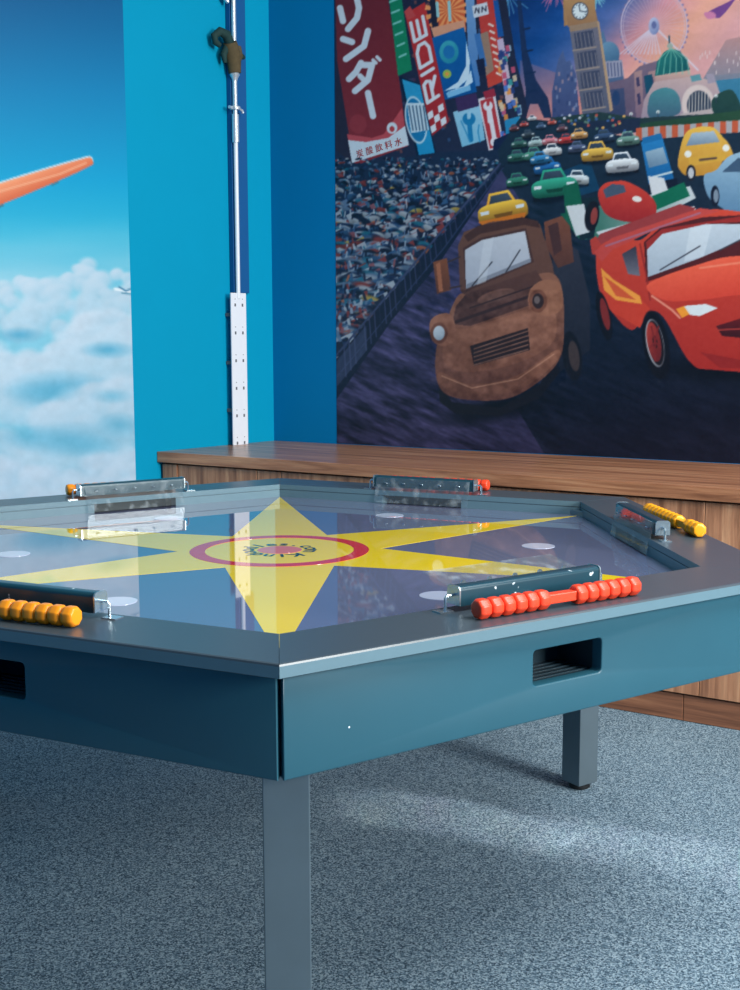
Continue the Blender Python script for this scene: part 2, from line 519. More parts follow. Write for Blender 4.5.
# ---- sky mural on the left wall
def paint_sky():
    cv = Canvas(-420, 150, -330, 620, 1.5)
    X, Y = cv.X, cv.Y
    ks = [(-330, (0, 66, 128)), (0, (0, 94, 146)), (90, (0, 128, 180)), (180, (0, 160, 206)), (240, (60, 182, 214)), (300, (130, 200, 222)), (620, (130, 196, 220))]
    yv = [k[0] for k in ks]
    for c in range(3):
        cv.a[..., c] = np.interp(Y + 0.12 * (60 - X) * 0, yv, [k[1][c] / 255. for k in ks])
    # haze veil
    hz = np.clip((Y - 215) / 60, 0, 1) * np.clip((340 - Y) / 60, 0, 1) * fbm(X / 120, Y / 26, 3)
    cv.a += (np.array([200, 222, 232]) / 255. - cv.a) * (hz * .6)[..., None]
    rs = random.Random(5)

    def bank(cx0, cx1, ytop, n, r0, r1, depth, seed, hi=(212, 222, 234), lo=(112, 184, 212)):
        rs = random.Random(seed)
        puffs = []
        for i in range(n):
            t = rs.random(); x = cx0 + (cx1 - cx0) * t
            yt = ytop(x); d = rs.random() ** 1.4
            puffs.append((yt + d * depth + r0 * .4, x, r0 + (r1 - r0) * rs.random() * (0.5 + 0.5 * d)))
        puffs.sort()
        for y, x, r in puffs:
            k = min(1, max(0, (y - ytop(x)) / depth))
            h = np.array(hi) * (1 - .25 * k) + np.array(lo) * (.25 * k)
            l = np.array(lo) * .6 + np.array(hi) * .4
            cv.ell(x, y, r, r * .82, tuple(h), tuple(l), soft=0.45, alpha=.85)
    bank(-420, 145, lambda x: 282 + 12 * math.sin(x / 23.) - (14 if 20 < x < 95 else 0), 460, 7, 20, 55, 11)
    bank(-420, 145, lambda x: 335 + 20 * math.sin(x / 31. + 1), 430, 12, 34, 60, 12, (216, 224, 236), (104, 180, 210))
    for x, y, rx, ry in ((60, 392, 60, 24), (-60, 380, 50, 18), (108, 350, 30, 10), (20, 335, 26, 9), (-160, 396, 60, 20)):
        cv.ell(x, y, rx, ry, (96, 176, 208), soft=.9, alpha=1)
    bank(-420, 145, lambda x: 418 + 20 * math.sin(x / 44. + 2.2) - .12 * x, 330, 14, 38, 70, 13, (206, 218, 232), (96, 176, 208))
    for x, y, rx, ry in ((70, 440, 60, 20), (120, 425, 26, 14), (-40, 455, 60, 18)):
        cv.ell(x, y, rx, ry, (100, 176, 206), soft=.9, alpha=.8)
    bank(-420, 145, lambda x: 462 + 10 * math.sin(x / 27.), 500, 14, 34, 160, 14, (200, 214, 230), (120, 182, 212))
    for x, y, rx, ry in ((30, 438, 50, 14), (84, 446, 40, 12), (-70, 440, 60, 16), (112, 396, 24, 9), (44, 392, 44, 12)):
        cv.ell(x, y, rx, ry, (100, 178, 208), soft=1.0, alpha=.75)
    n = fbm(X / 9, Y / 8, 40, 4, .6)
    m = np.clip((Y - 270) / 40, 0, 1)
    cv.a += ((n - .5) * .07 * m)[..., None]
    # orange wing reaching in from the left, with a pale top edge
    w = [(-260, 262), (-120, 226), (-20, 190), (40, 171), (84, 158.5), (91, 158), (93, 162), (90, 166), (60, 180), (0, 205), (-120, 252), (-260, 300)]
    cv.poly([(x, y - 1.6) for x, y in w], (236, 240, 244), alpha=.8, smooth=True)
    cv.poly(w, (248, 160, 116), (214, 96, 60), (20, 176, 28, 196), smooth=True)
    cv.line([(-30, 200), (60, 174), (86, 163)], 2.0, (246, 176, 138), .8)
    cv.line([(52, 185), (58, 182)], 1.6, (60, 110, 130)); cv.line([(-1, 207), (3, 205)], 2, (60, 110, 130))
    # tiny aeroplane near the right edge
    cv.line([(115, 289), (131, 292)], 2.4, (236, 242, 246)); cv.line([(119, 287), (126, 291), (133, 288)], 1.4, (40, 110, 150)); cv.line([(122, 293), (131, 294)], 1.4, (60, 130, 160))
    cv.a = blur(np.clip(cv.a, 0, 1), 1)
    return cv


# ---- city race mural on the back wall (plain stand-in picture)
def paint_city():
    cv = Canvas(310, 1020, -330, 480, 2.0)
    P, E_, Ln = cv.poly, cv.ell, cv.line
    X, Y = cv.X, cv.Y
    rs = random.Random(3)
    # sky
    t = np.clip((X - 500) / 240 + (Y - 20) / 260, 0, 1)
    skyc = [(0, (14, 52, 110)), (.25, (22, 74, 142)), (.45, (84, 104, 160)), (.62, (206, 140, 150)), (.8, (226, 160, 140)), (1, (206, 150, 150))]
    for c in range(3): cv.a[..., c] = np.interp(t, [k[0] for k in skyc], [k[1][c] / 255. for k in skyc])
    n = fbm(X / 60, Y / 14, 5)
    cv.a += ((n - .5) * .12)[..., None] * np.array([1, .7, .9])
    P([(520, 60), (560, 74), (590, 110), (590, 140), (520, 140)], (60, 84, 146), (212, 132, 122), (540, 40, 560, 110), alpha=.8)
    # fireworks
    for cx, cy, r, col in ((508, -6, 26, (120, 190, 220)), (556, -14, 26, (226, 110, 150)), (596, -6, 14, (150, 220, 220)), (470, -50, 30, (220, 160, 120)), (700, -120, 40, (220, 120, 150)), (620, -150, 50, (140, 190, 230))):
        for k in range(46):
            a = rs.random() * 6.283; q = r * (.5 + .5 * rs.random())
            Ln([(cx + .3 * q * math.cos(a), cy + .3 * q * math.sin(a)), (cx + q * math.cos(a), cy + q * math.sin(a) + 2)], .8, col, .7)
    # sea and headland
    P([(688, 84), (712, 76), (1020, 44), (1020, 150), (700, 150)], (60, 120, 150), (36, 100, 132), (720, 70, 730, 140))
    P([(726, 40), (770, 30), (1020, 20), (1020, 52), (720, 80), (700, 84)], (176, 130, 128), (120, 122, 138), (760, 30, 760, 80), alpha=.9)
    for k in range(30):
        x = 700 + rs.random() * 90; y = 48 + rs.random() * 24 + (760 - x) * .1
        Ln([(x, y), (x, y - 3)], 1, (214, 196, 196), .8)
    P([(728, 2), (736, -2), (722, 16), (714, 18), (706, 16), (708, 12)], (112, 66, 130), smooth=True)
    P([(704, 13), (713, 12), (716, 17), (708, 19)], (196, 120, 156), smooth=True)
    # lattice tower silhouette
    P([(517, 0), (521, 0), (527, 50), (536, 80), (548, 98), (552, 118), (544, 118), (538, 104), (530, 104), (526, 118), (522, 118), (526, 92), (522, 60)], (24, 46, 88), (30, 44, 78))
    for y in (30, 52, 74, 92): Ln([(520 + y * .07, y), (526 + y * .12, y - 2)], 2, (20, 40, 76))
    # left buildings mass
    P([(310, -330), (470, -330), (500, -40), (516, 60), (528, 110), (520, 150), (470, 168), (400, 176), (310, 176)], (30, 28, 50), (34, 40, 66))
    for k in range(420):
        x = 330 + rs.random() * 190; y = -320 + rs.random() * 470
        if x > 480 + (y + 40) * .18: continue
        w = 2 + 3 * rs.random()
        c = rs.choice([(70, 50, 80), (90, 60, 60), (50, 80, 120), (120, 70, 70), (60, 60, 90), (140, 110, 110)])
        P([(x, y), (x + w, y - .6), (x + w + .6, y + 3), (x + .6, y + 3.6)], c, alpha=.8)
    # big dark red sign with white strokes
    P([(334, -60), (379, -70), (408, 146), (354, 166), (337, 60)], (100, 30, 40), (134, 40, 48), (350, -40, 400, 150))
    P([(337, 60), (336, 150), (353, 164)], (40, 34, 54))
    P([(347, 134), (372, 138), (384, 134), (402, 108), (408, 146), (352, 162)], (186, 74, 82))
    P([(348, 140), (366, 142), (388, 138), (405, 126), (409, 145), (352, 163)], (204, 214, 224))
    E_(392, 128, 5.5, 6, (204, 214, 224)); E_(392, 129, 2.6, 3, (176, 60, 66)); E_(358, 124, 9, 10, (150, 52, 60), alpha=.7)
    W = (206, 214, 224); sw = 6.4
    Ln([(340, 8), (343, 21)], sw, W); Ln([(356, -6), (359, 8), (357, 18), (348, 29)], sw, W)
    Ln([(343, 39), (352, 42)], sw, W); Ln([(368, 31), (364, 46), (346, 59)], sw, W)
    Ln([(361, 63), (356, 72), (349, 79)], sw, W); Ln([(361, 65), (372, 65), (368, 80), (355, 91)], sw, W); Ln([(360, 76), (366, 82)], sw - 1, W)
    Ln([(373, 60), (376, 63)], 3.4, W); Ln([(377, 57), (380, 60)], 3.4, W)
    Ln([(368, 93), (373, 116)], sw, W)
    # green banner
    P([(380, -80), (390, -82), (412, 70), (398, 76)], (12, 120, 92), (22, 128, 88))
    for k in range(8): Ln([(386 + k * 1.9, -20 + k * 11), (394 + k * 1.7, -23 + k * 11)], 2, (150, 210, 206), .8)
    # RIDE banner with checkers
    P([(405, 14), (425, 2), (449, 122), (432, 136)], (186, 48, 48), (158, 36, 44), (410, 10, 440, 130))
    P([(404, 12), (410, 6), (416, 16), (408, 20)], (190, 70, 70))
    q = cv.quad((405, 14), (424, 4), (448, 124), (431, 136))
    def glyph(strokes, v0, v1, wd=3.4):
        for st in strokes: Ln([q(.18 + .64 * b, v1 - (v1 - v0) * a) for a, b in st], wd, (214, 218, 226))
    glyph([[(0, 0), (0, 1)], [(0, 0), (.95, 0)], [(0, .5), (.9, .5)], [(0, 1), (.95, 1)]], .08, .24)          # E (reads upwards)
    glyph([[(0, 0), (0, 1), (.7, 1), (1, .75), (1, .25), (.7, 0), (0, 0)]], .29, .46)                          # D
    glyph([[(.5, 0), (.5, 1)]], .49, .55)                                                                      # I
    glyph([[(0, 1), (0, 0), (.9, 0), (1, .25), (.9, .55), (.05, .55)], [(.45, .55), (1, 1)]], .585, .745)      # R
    for i in range(3):
        for j in range(3):
            if (i + j) % 2 == 0: P([q(.05 + .3 * i, .82 + .055 * j), q(.35 + .3 * i, .82 + .055 * j), q(.35 + .3 * i, .875 + .055 * j), q(.05 + .3 * i, .875 + .055 * j)], (214, 218, 226))
    # light blue emblem sign
    P([(399, 76), (420, 84), (437, 156), (418, 162)], (12, 30, 56)); P([(402, 79), (420, 85), (435, 154), (420, 160)], (44, 150, 196), (30, 140, 190))
    E_(416, 120, 11, 25, (206, 222, 232), rot=-10); E_(416, 120, 9.6, 23, (24, 116, 168), rot=-10)
    P([(407, 103), (424, 103), (429, 130), (411, 133)], (196, 214, 226))
    for k in range(5): Ln([(409 + k * 3.6, 106), (413 + k * 3.4, 130)], 1.5, (40, 70, 100), .8)
    # sunburst sign
    P([(428, -60), (460, -66), (466, 30), (440, 36)], (206, 92, 54))
    for k in range(16):
        a = k * math.pi / 8
        P([(449, 10), (449 + 24 * math.cos(a), 10 + 26 * math.sin(a)), (449 + 24 * math.cos(a + .2), 10 + 26 * math.sin(a + .2))], (236, 148, 90))
    P([(424, -70), (431, -70), (438, 38), (433, 40)], (30, 30, 50)); P([(431, 28), (464, 20), (466, 32), (434, 38)], (214, 150, 120))
    Ln([(437, 3), (438, 16)], 3, (150, 200, 206)); Ln([(449, 2), (450, 20)], 3, (150, 200, 206))
    P([(463, -50), (471, -50), (480, 86), (470, 86)], (140, 170, 206), (70, 120, 180))
    # blue sign with white sweeping stripes and a plain round badge
    P([(432, 38), (464, 27), (477, 92), (445, 100)], (16, 92, 160), (10, 80, 146))
    E_(449, 52, 10, 12, (60, 160, 178), (34, 130, 156)); E_(449, 52, 6, 7, (30, 110, 170)); E_(447, 74, 4.5, 4.5, (150, 180, 80)); E_(447, 74, 2, 2, (220, 150, 70))
    P([(444, 91), (458, 82), (466, 66), (466, 40), (470, 60), (469, 78), (458, 88)], (196, 218, 234), smooth=False)
    P([(447, 92), (464, 86), (471, 70), (473, 82), (462, 90)], (196, 218, 234)); P([(446, 93), (470, 85), (471, 90), (448, 98)], (120, 180, 220))
    P([(453, 112), (480, 104), (485, 140), (462, 147)], (150, 196, 220), (120, 182, 212))
    def spanner(cx, cy, s, col, bg):
        Ln([(cx, cy), (cx + .12 * s, cy + 1.3 * s)], .3 * s, col); E_(cx, cy, .42 * s, .42 * s, col); P([(cx - .16 * s, cy - .5 * s), (cx + .14 * s, cy - .5 * s), (cx + .1 * s, cy - .02 * s), (cx - .1 * s, cy)], bg)
    spanner(469, 119, 16, (24, 120, 172), (150, 196, 220))
    for k in (-1, 1): Ln([(470 + 9 * k, 123 + 2 * k), (472 + 6 * k, 132), (475 + 5 * k, 142)], 1.4, (50, 140, 186))
    P([(455, 98), (476, 93), (479, 106), (458, 112)], (60, 40, 84))
    # red tower with letters
    P([(470, -50), (490, -54), (506, 80), (488, 88)], (180, 52, 54), (196, 66, 52))
    P([(472, 6), (487, 2), (489, 14), (474, 18)], (206, 210, 220)); Ln([(475, 13), (476, 8), (479, 13), (479, 8)], 1.1, (40, 40, 60)); Ln([(482, 12), (482, 7), (486, 11), (486, 6)], 1.1, (40, 40, 60))
    P([(480, 34), (488, 31), (494, 70), (486, 76)], (150, 120, 104))
    for k in range(8): Ln([(489 + k * 1.1, 24 + k * 7), (493 + k * 1.1, 26 + k * 7)], 2, (226, 206, 196))
    P([(474, 34), (480, 33), (487, 66), (481, 68)], (60, 110, 170)); P([(476, 60), (484, 58), (486, 74), (479, 76)], (24, 30, 60))
    P([(493, 0), (498, 0), (504, 36), (498, 38)], (24, 80, 150)); P([(497, 40), (503, 38), (514, 100), (506, 104)], (190, 170, 198), (206, 180, 190))
    P([(478, 99), (495, 94), (504, 146), (489, 152)], (214, 206, 214)); P([(480, 101), (493, 97), (502, 144), (490, 149)], (176, 52, 60))
    spanner(488, 106, 12, (220, 214, 222), (176, 52, 60)); Ln([(489, 108), (495, 142)], 4.4, (220, 214, 222)); E_(495, 142, 5, 5, (220, 214, 222)); E_(496, 146, 2.2, 3, (176, 52, 60))
    P([(483, 92), (494, 88), (496, 96), (485, 99)], (150, 40, 60))
    for k in range(70):
        x = 496 + rs.random() * 24; y = 44 + rs.random() * 90
        if x > 506 + (y - 40) * .2 or x < 494 + (y - 40) * .06: continue
        c = rs.choice([(226, 140, 70), (60, 150, 150), (70, 110, 190), (196, 80, 110), (150, 190, 210), (214, 190, 160), (40, 60, 120)])
        P([(x, y), (x + 4, y - 1), (x + 5, y + 5), (x + 1, y + 6)], c, alpha=.9)
    P([(505, 120), (520, 116), (516, 142), (506, 148)], (40, 130, 176)); P([(494, 140), (516, 130), (512, 150), (492, 156)], (20, 30, 64))
    # domed hall + church + wheel + clock tower
    def wheel(cx, cy, rx, ry):
        for k in range(44):
            a = k * math.pi / 22
            Ln([(cx, cy), (cx + rx * math.cos(a), cy + ry * math.sin(a))], .5, (206, 176, 190), .6)
            E_(cx + rx * 1.03 * math.cos(a), cy + ry * 1.03 * math.sin(a), 1.5, 1.6, (120, 110, 150), soft=.4)
        an = np.linspace(0, 2 * math.pi, 60)
        Ln([(cx + rx * math.cos(a), cy + ry * math.sin(a)) for a in an], 1.1, (196, 176, 196)); Ln([(cx + rx * .93 * math.cos(a), cy + ry * .93 * math.sin(a)) for a in an], .6, (196, 176, 196), .8)
        for k in range(-5, 6): Ln([(cx, cy), (cx - 14 + k * 4, cy + 28)], 1.1, (206, 196, 214), .75)
        Ln([(cx, cy), (cx + 44, cy + 44)], 1.6, (206, 200, 214), .9)
        E_(cx, cy, 5.5, 9, (176, 180, 208), (120, 130, 172)); E_(cx, cy - 1, 2.5, 4, (96, 104, 150))
    wheel(654, 26, 33, 38)
    P([(558, 60), (563, 50), (566, 62), (570, 60), (576, 74), (580, 120), (552, 122), (552, 92)], (78, 96, 140), (60, 70, 112))
    for k in range(26):
        x = 553 + rs.random() * 26; y = 62 + rs.random() * 58
        P([(x, y), (x + 2, y), (x + 2, y + 4), (x, y + 4)], rs.choice([(130, 140, 172), (44, 60, 104), (170, 140, 150)]), alpha=.7)
    P([(598, 62), (601, 34), (603, 30), (606, 40), (610, 52), (620, 60), (624, 78), (630, 120), (596, 122)], (84, 116, 150), (70, 80, 116))
    E_(609, 54, 11, 13, (104, 142, 170), (60, 96, 130)); P([(598, 62), (622, 60), (624, 76), (600, 80)], (150, 148, 168))
    for k in range(7): Ln([(601 + k * 3.3, 63), (602 + k * 3.3, 76)], 1.1, (70, 80, 116))
    P([(604, 84), (628, 78), (640, 66), (660, 60), (668, 120), (606, 124)], (116, 98, 118), (90, 76, 100))
    P([(606, 90), (624, 88), (626, 118), (608, 120)], (64, 74, 108), (50, 60, 92)); E_(616, 98, 4, 8, (36, 60, 100))
    for x in (634, 648): P([(x, 72), (x + 8, 70), (x + 10, 116), (x + 2, 118)], (164, 128, 128), (120, 96, 116)); P([(x + 2, 78), (x + 5, 77), (x + 6, 86), (x + 3, 87)], (60, 56, 90)); P([(x + 3, 94), (x + 6, 93), (x + 7, 104), (x + 4, 105)], (60, 56, 90))
    P([(644, 76), (652, 74), (654, 92), (646, 94)], (20, 70, 96))
    # green ribbed dome
    P([(655, 74), (690, 68), (692, 84), (656, 90)], (206, 168, 150), (150, 120, 130))
    P([(655, 76), (657, 62), (664, 52), (671, 48), (680, 51), (687, 60), (690, 70)], (28, 112, 108), (18, 78, 86), (660, 50, 688, 76), smooth=False)
    for k in range(6): Ln([(671, 48), (660 + k * 5.4, 58), (657 + k * 6.4, 74)], 1, (120, 176, 160), .8)
    Ln([(669, 36), (670, 48)], 1.6, (40, 80, 96)); E_(670, 46, 3, 3, (150, 160, 150))
    P([(654, 82), (694, 76), (716, 82), (728, 116), (640, 124), (644, 100)], (188, 160, 158), (144, 128, 146))
    P([(650, 96), (662, 88), (674, 90), (680, 100), (678, 114), (650, 118)], (72, 132, 140), (60, 90, 112), smooth=True)
    E_(698, 104, 17, 20, (206, 186, 182)); E_(699, 105, 12.5, 15, (40, 52, 72)); 
    for k in range(7): Ln([(689 + k * 3.2, 92), (689 + k * 3.2, 118)], 1, (196, 186, 180), .9)
    P([(680, 114), (716, 108), (718, 122), (682, 126)], (176, 160, 160))
    P([(690, 76), (700, 74), (702, 80), (692, 82)], (90, 140, 150)); P([(706, 74), (714, 74), (716, 82), (708, 84)], (150, 140, 156))
    P([(712, 100), (732, 90), (742, 116), (718, 118)], (34, 66, 62), (26, 56, 56), smooth=True)
    for x, y in ((658, 112), (631, 114), (611, 116), (600, 118), (716, 96), (590, 120)): E_(x, y, 2.2, 2.2, (230, 232, 226), soft=.5); Ln([(x, y), (x, y + 7)], .8, (50, 60, 80))
    # clock tower
    P([(560, -70), (590, -80), (596, 20), (564, 26)], (176, 132, 88), (166, 122, 84))
    P([(564, -2), (592, -8), (598, 22), (568, 27)], (182, 138, 92), (150, 110, 80)); E_(580, 11, 8.6, 9.2, (60, 66, 84)); E_(580, 11, 7.6, 8.2, (214, 222, 226)); 
    for k in range(12): a = k * math.pi / 6; Ln([(580 + 5.8 * math.cos(a), 11 + 6.2 * math.sin(a)), (580 + 6.9 * math.cos(a), 11 + 7.3 * math.sin(a))], .7, (50, 56, 70))
    Ln([(580, 11), (579, 5)], .9, (40, 50, 70)); Ln([(580, 11), (586, 12)], .9, (40, 50, 70))
    P([(569, 26), (597, 21), (610, 112), (583, 118)], (112, 108, 122), (84, 88, 108))
    P([(569, 26), (597, 21), (598, 27), (570, 32)], (150, 124, 104)); P([(597, 21), (599, 21), (613, 110), (610, 112)], (176, 144, 116))
    for j in range(4):
        y = 33 + j * 20; x = 572 + j * 3.1
        P([(x + 2, y), (x + 21, y - 3), (x + 23, y + 13), (x + 4, y + 16)], (62, 68, 92))
        for k in range(5): Ln([(x + 4 + k * 4, y), (x + 6.2 + k * 4, y + 14)], 1, (134, 126, 132), .8)
        Ln([(x + 1, y + 17.5), (x + 24, y + 14)], 1.6, (150, 134, 128))
    P([(550, 118), (600, 112), (640, 118), (742, 112), (742, 124), (560, 134)], (36, 56, 60), (30, 50, 56))
    P([(622, 126), (742, 110), (1020, 90), (1020, 116), (742, 122), (640, 134)], (40, 76, 52), (34, 64, 50))
    P([(545, 124), (640, 118), (640, 132), (545, 140)], (30, 42, 66))
    for k in range(36):
        x = 552 + rs.random() * 80; y = 114 + rs.random() * 18
        E_(x, y, 1.6, 1.4, rs.choice([(180, 80, 70), (200, 200, 210), (60, 90, 140), (210, 160, 90), (90, 120, 110)]))
    # striped barrier
    for k in range(30):
        x = 636 + k * 12; y = 134 - k * .9
        P([(x, y - 6), (x + 6, y - 6.5), (x + 6, y + 6), (x, y + 6.5)], (184, 84, 56)); P([(x + 6, y - 6.5), (x + 12, y - 7), (x + 12, y + 5), (x + 6, y + 6)], (160, 156, 160))
    # road
    P([(520, 118), (560, 122), (640, 140), (742, 132), (1020, 122), (1020, 480), (310, 480), (310, 400), (420, 260)], (26, 44, 62), (14, 20, 38), (520, 120, 520, 420))
    P([(300, 480), (300, 400), (420, 262), (500, 168), (520, 200), (470, 330), (560, 480)], (56, 56, 92), (40, 38, 66), (460, 220, 420, 440))
    m = np.clip((Y - 165) / 60, 0, 1)
    rd = fbm((X + .35 * Y) / 22, (Y - .45 * X) / 5, 21, 4, .55)
    road = (Y > 0.0) & ((Y - 165) > -1.15 * (X - 500)) | (Y > 400)
    cv.a += ((rd - .45) * .42 * m * road * np.clip((620 - X) / 200, .15, 1))[..., None] * np.array([1, .9, 1.25])
    # crowd of little cars in the stand on the left
    P([(334, 160), (360, 164), (440, 152), (498, 150), (500, 170), (440, 236), (395, 290), (334, 350)], (26, 40, 66), (20, 34, 60))
    items = []
    for k in range(1900):
        y = 158 + 190 * rs.random() ** 1.2
        xr = 500 - (y - 165) * .87 if y > 165 else 500
        x = 334 + (xr - 336) * rs.random()
        items.append((y, x))
    items.sort()
    pal = [(170, 186, 206), (196, 204, 216), (60, 100, 146), (34, 60, 104), (150, 62, 62), (190, 110, 84), (40, 120, 150), (26, 36, 66), (26, 36, 66), (108, 136, 170), (20, 28, 54), (160, 90, 100), (206, 176, 90)]
    pw = [5, 5, 4, 4, 3, 1, 3, 4, 4, 5, 4, 1.5, .4]
    for y, x in items:
        s = 1.2 + (y - 158) * .05 * rs.uniform(.5, 1.3)
        c = tuple(int(v * .86) for v in rs.choices(pal, pw)[0])
        k = rs.random()
        if k < .5: E_(x, y, s * 1.8, s * .9, c, tuple(int(v * .6) for v in c), rot=rs.uniform(-30, 40), soft=.3)
        elif k < .8: P([(x - s, y), (x + s, y - s), (x + s * 1.6, y + s * .5), (x - s * .4, y + s)], c, alpha=.9)
        else: Ln([(x, y - s * 1.3), (x + s * rs.uniform(-1, 1), y + s * 1.2)], .5 + s * .22, c, .9)
    # railing along the stand
    P([(500, 168), (506, 164), (440, 262), (392, 320), (336, 400), (334, 362), (392, 292), (440, 238)], (20, 28, 50))
    Ln([(500, 164), (440, 233), (392, 290), (334, 358)], 2, (58, 66, 98)); Ln([(503, 168), (444, 248), (394, 308), (334, 380)], 1.2, (44, 54, 86))
    for k in range(34):
        t_ = k / 33.; x = 500 - 166 * t_; y = 165 + 194 * t_
        Ln([(x, y), (x + 2, y + 5 + 26 * t_)], .7 + .8 * t_, (54, 60, 92) if k % 4 else (30, 36, 60))
    for k in range(60):
        t_ = k / 59.; x = 366 - 30 * t_; y = 326 + 36 * t_
        Ln([(x, y), (x + 1, y + 24)], .5, (76, 86, 120), .6)

    # ordinary vehicles
    def car(cx, cy, w, col, rot=-8, glass=(60, 78, 98), back=None):
        """plain saloon seen from the front: body, cabin, windscreen, lamps, grille, wheels"""
        c, q_ = math.cos(math.radians(rot)), math.sin(math.radians(rot))
        T = lambda p: [(cx + w * (x * c - y * q_), cy + w * (x * q_ + y * c)) for x, y in p]
        dk = tuple(int(v * .5) for v in col); lt = tuple(min(255, int(v * 1.25 + 16)) for v in col)
        E_(cx, cy + .3 * w, .6 * w, .14 * w, (10, 16, 30), rot=rot, soft=.6, alpha=.8)
        for sx in (-.42, .4): P(T([(sx - .07, .08), (sx + .07, .08), (sx + .07, .33), (sx - .07, .33)]), (14, 16, 26))
        P(T([(-.3, -.1), (-.2, -.33), (.2, -.33), (.3, -.1)]), lt, col, smooth=False)
        P(T([(-.25, -.09), (-.17, -.28), (.17, -.28), (.25, -.09)]), glass, tuple(int(v * .7) for v in glass))
        P(T([(-.5, .02), (-.42, -.08), (-.22, -.12), (.22, -.12), (.42, -.08), (.5, .02), (.48, .22), (.3, .27), (-.3, .27), (-.48, .22)]), lt, dk, tuple(T([(0, -.12)])[0]) + tuple(T([(0, .3)])[0]), smooth=True)
        for sx in (-.36, .36): P(T([(sx - .09, .0), (sx + .09, .0), (sx + .08, .07), (sx - .08, .07)]), (216, 222, 226))
        P(T([(-.2, .1), (.2, .1), (.16, .18), (-.16, .18)]), dk)
    tiny = [(514, 128, 9, (96, 50, 56)), (524, 124, 8, (170, 60, 56)), (532, 118, 8, (196, 190, 200)), (541, 126, 9, (60, 80, 110)), (552, 122, 8, (176, 70, 60)), (562, 128, 10, (96, 60, 70)),
            (528, 134, 12, (50, 60, 70)), (519, 143, 14, (44, 84, 78)), (536, 142, 14, (150, 170, 170)), (550, 140, 14, (190, 110, 120)), (566, 139, 14, (176, 50, 50)), (517, 156, 17, (40, 90, 80)), (534, 154, 18, (60, 120, 104)),
            (552, 150, 17, (196, 196, 204)), (579, 134, 15, (206, 140, 80)), (604, 136, 18, (40, 60, 90)), (628, 139, 20, (88, 122, 112)), (577, 147, 16, (70, 80, 110))]
    for a in tiny: car(a[0], a[1], a[2] * 1.15, a[3], -6)
    P([(560, 172), (590, 160), (600, 190), (566, 200)], (20, 60, 90))
    car(517, 180, 22, (40, 104, 84), -8); car(547, 166, 27, (24, 88, 150), -8); car(540, 158, 20, (40, 110, 160), -8)
    car(597, 152, 32, (214, 152, 60), -6); car(622, 163, 33, (188, 190, 204), -6); car(577, 178, 24, (180, 186, 190), 0)
    car(554, 184, 46, (34, 130, 104), -8)
    # tall blue van
    P([(641, 142), (662, 136), (676, 186), (650, 192)], (40, 124, 184), (20, 84, 140)); P([(645, 152), (663, 147), (668, 163), (649, 168)], (150, 176, 194), (96, 124, 150)); P([(642, 138), (661, 133), (663, 139), (643, 144)], (30, 104, 160))
    P([(648, 184), (677, 178), (680, 196), (650, 202)], (16, 24, 44)); Ln([(653, 177), (672, 172)], 2, (190, 204, 210))
    # small yellow hatchback
    P([(678, 160), (684, 136), (694, 128), (712, 127), (722, 136), (730, 146), (733, 160), (722, 172), (690, 176), (680, 170)], (226, 178, 76), (188, 132, 50), smooth=True)
    P([(686, 146), (692, 133), (714, 131), (720, 142)], (168, 184, 196), (110, 130, 150)); P([(688, 158), (726, 152), (726, 160), (690, 166)], (206, 156, 60)); Ln([(700, 160), (716, 158)], 2.4, (90, 70, 60))
    for x, y in ((688, 154), (726, 148)): E_(x, y, 3.6, 3.6, (226, 224, 214))
    E_(691, 173, 5, 8.5, (30, 32, 44)); E_(691, 173, 3, 5.6, (186, 186, 190)); E_(725, 166, 4, 6, (30, 32, 44))
    # pale blue sedan at the right
    P([(704, 176), (716, 170), (734, 154), (780, 148), (830, 170), (840, 220), (760, 232), (722, 208), (708, 196)], (150, 180, 200), (70, 110, 146), smooth=True)
    P([(722, 172), (738, 158), (776, 154), (786, 172)], (60, 84, 110)); E_(715, 196, 4.5, 11, (20, 26, 44)); E_(716, 196, 2.6, 7, (120, 134, 150))
    # yellow racer at left
    car(502, 208, 50, (228, 150, 44), -12, (70, 84, 100)); P([(478, 222), (526, 212), (524, 220), (486, 228)], (200, 110, 30))
    # long open-wheel racer in green, white and red
    P([(560, 214), (690, 186), (696, 198), (620, 236), (580, 240)], (16, 84, 66), (190, 196, 200), (560, 220, 690, 200))
    P([(571, 200), (600, 196), (594, 238), (580, 240)], (22, 40, 50)); P([(563, 186), (578, 182), (584, 214), (566, 220)], (20, 92, 70)); P([(566, 206), (584, 204), (590, 232), (576, 236)], (204, 208, 212))
    P([(652, 196), (684, 182), (690, 196), (656, 210)], (16, 100, 76)); P([(648, 176), (664, 178), (668, 190), (652, 196)], (206, 208, 212))
    P([(598, 194), (604, 184), (616, 181), (628, 182), (646, 192), (656, 204), (654, 216), (638, 222), (618, 220), (604, 212)], (206, 66, 52), (150, 36, 40), smooth=True)
    P([(603, 190), (612, 184), (624, 185), (626, 192), (606, 198)], (70, 84, 104)); E_(637, 199, 5, 3, (226, 220, 214), rot=10)
    E_(592, 216, 7.5, 16, (22, 22, 32), rot=8); E_(594, 216, 3.6, 9, (140, 60, 56), rot=8); P([(596, 232), (694, 206), (698, 212), (604, 240)], (198, 204, 208))
    P([(594, 244), (600, 234), (680, 204), (696, 208), (684, 218), (610, 246)], (150, 58, 60)); P([(590, 240), (596, 236), (602, 246), (600, 256), (592, 254)], (176, 60, 52))

    # big rusty pickup, plain and faceless
    br, bd, bl = (128, 84, 68), (58, 38, 40), (166, 116, 92)
    E_(500, 408, 76, 16, (8, 12, 24), rot=-12, soft=.7)
    P([(556, 238), (578, 250), (590, 300), (590, 350), (560, 372), (548, 300)], (50, 52, 66), (26, 30, 44))
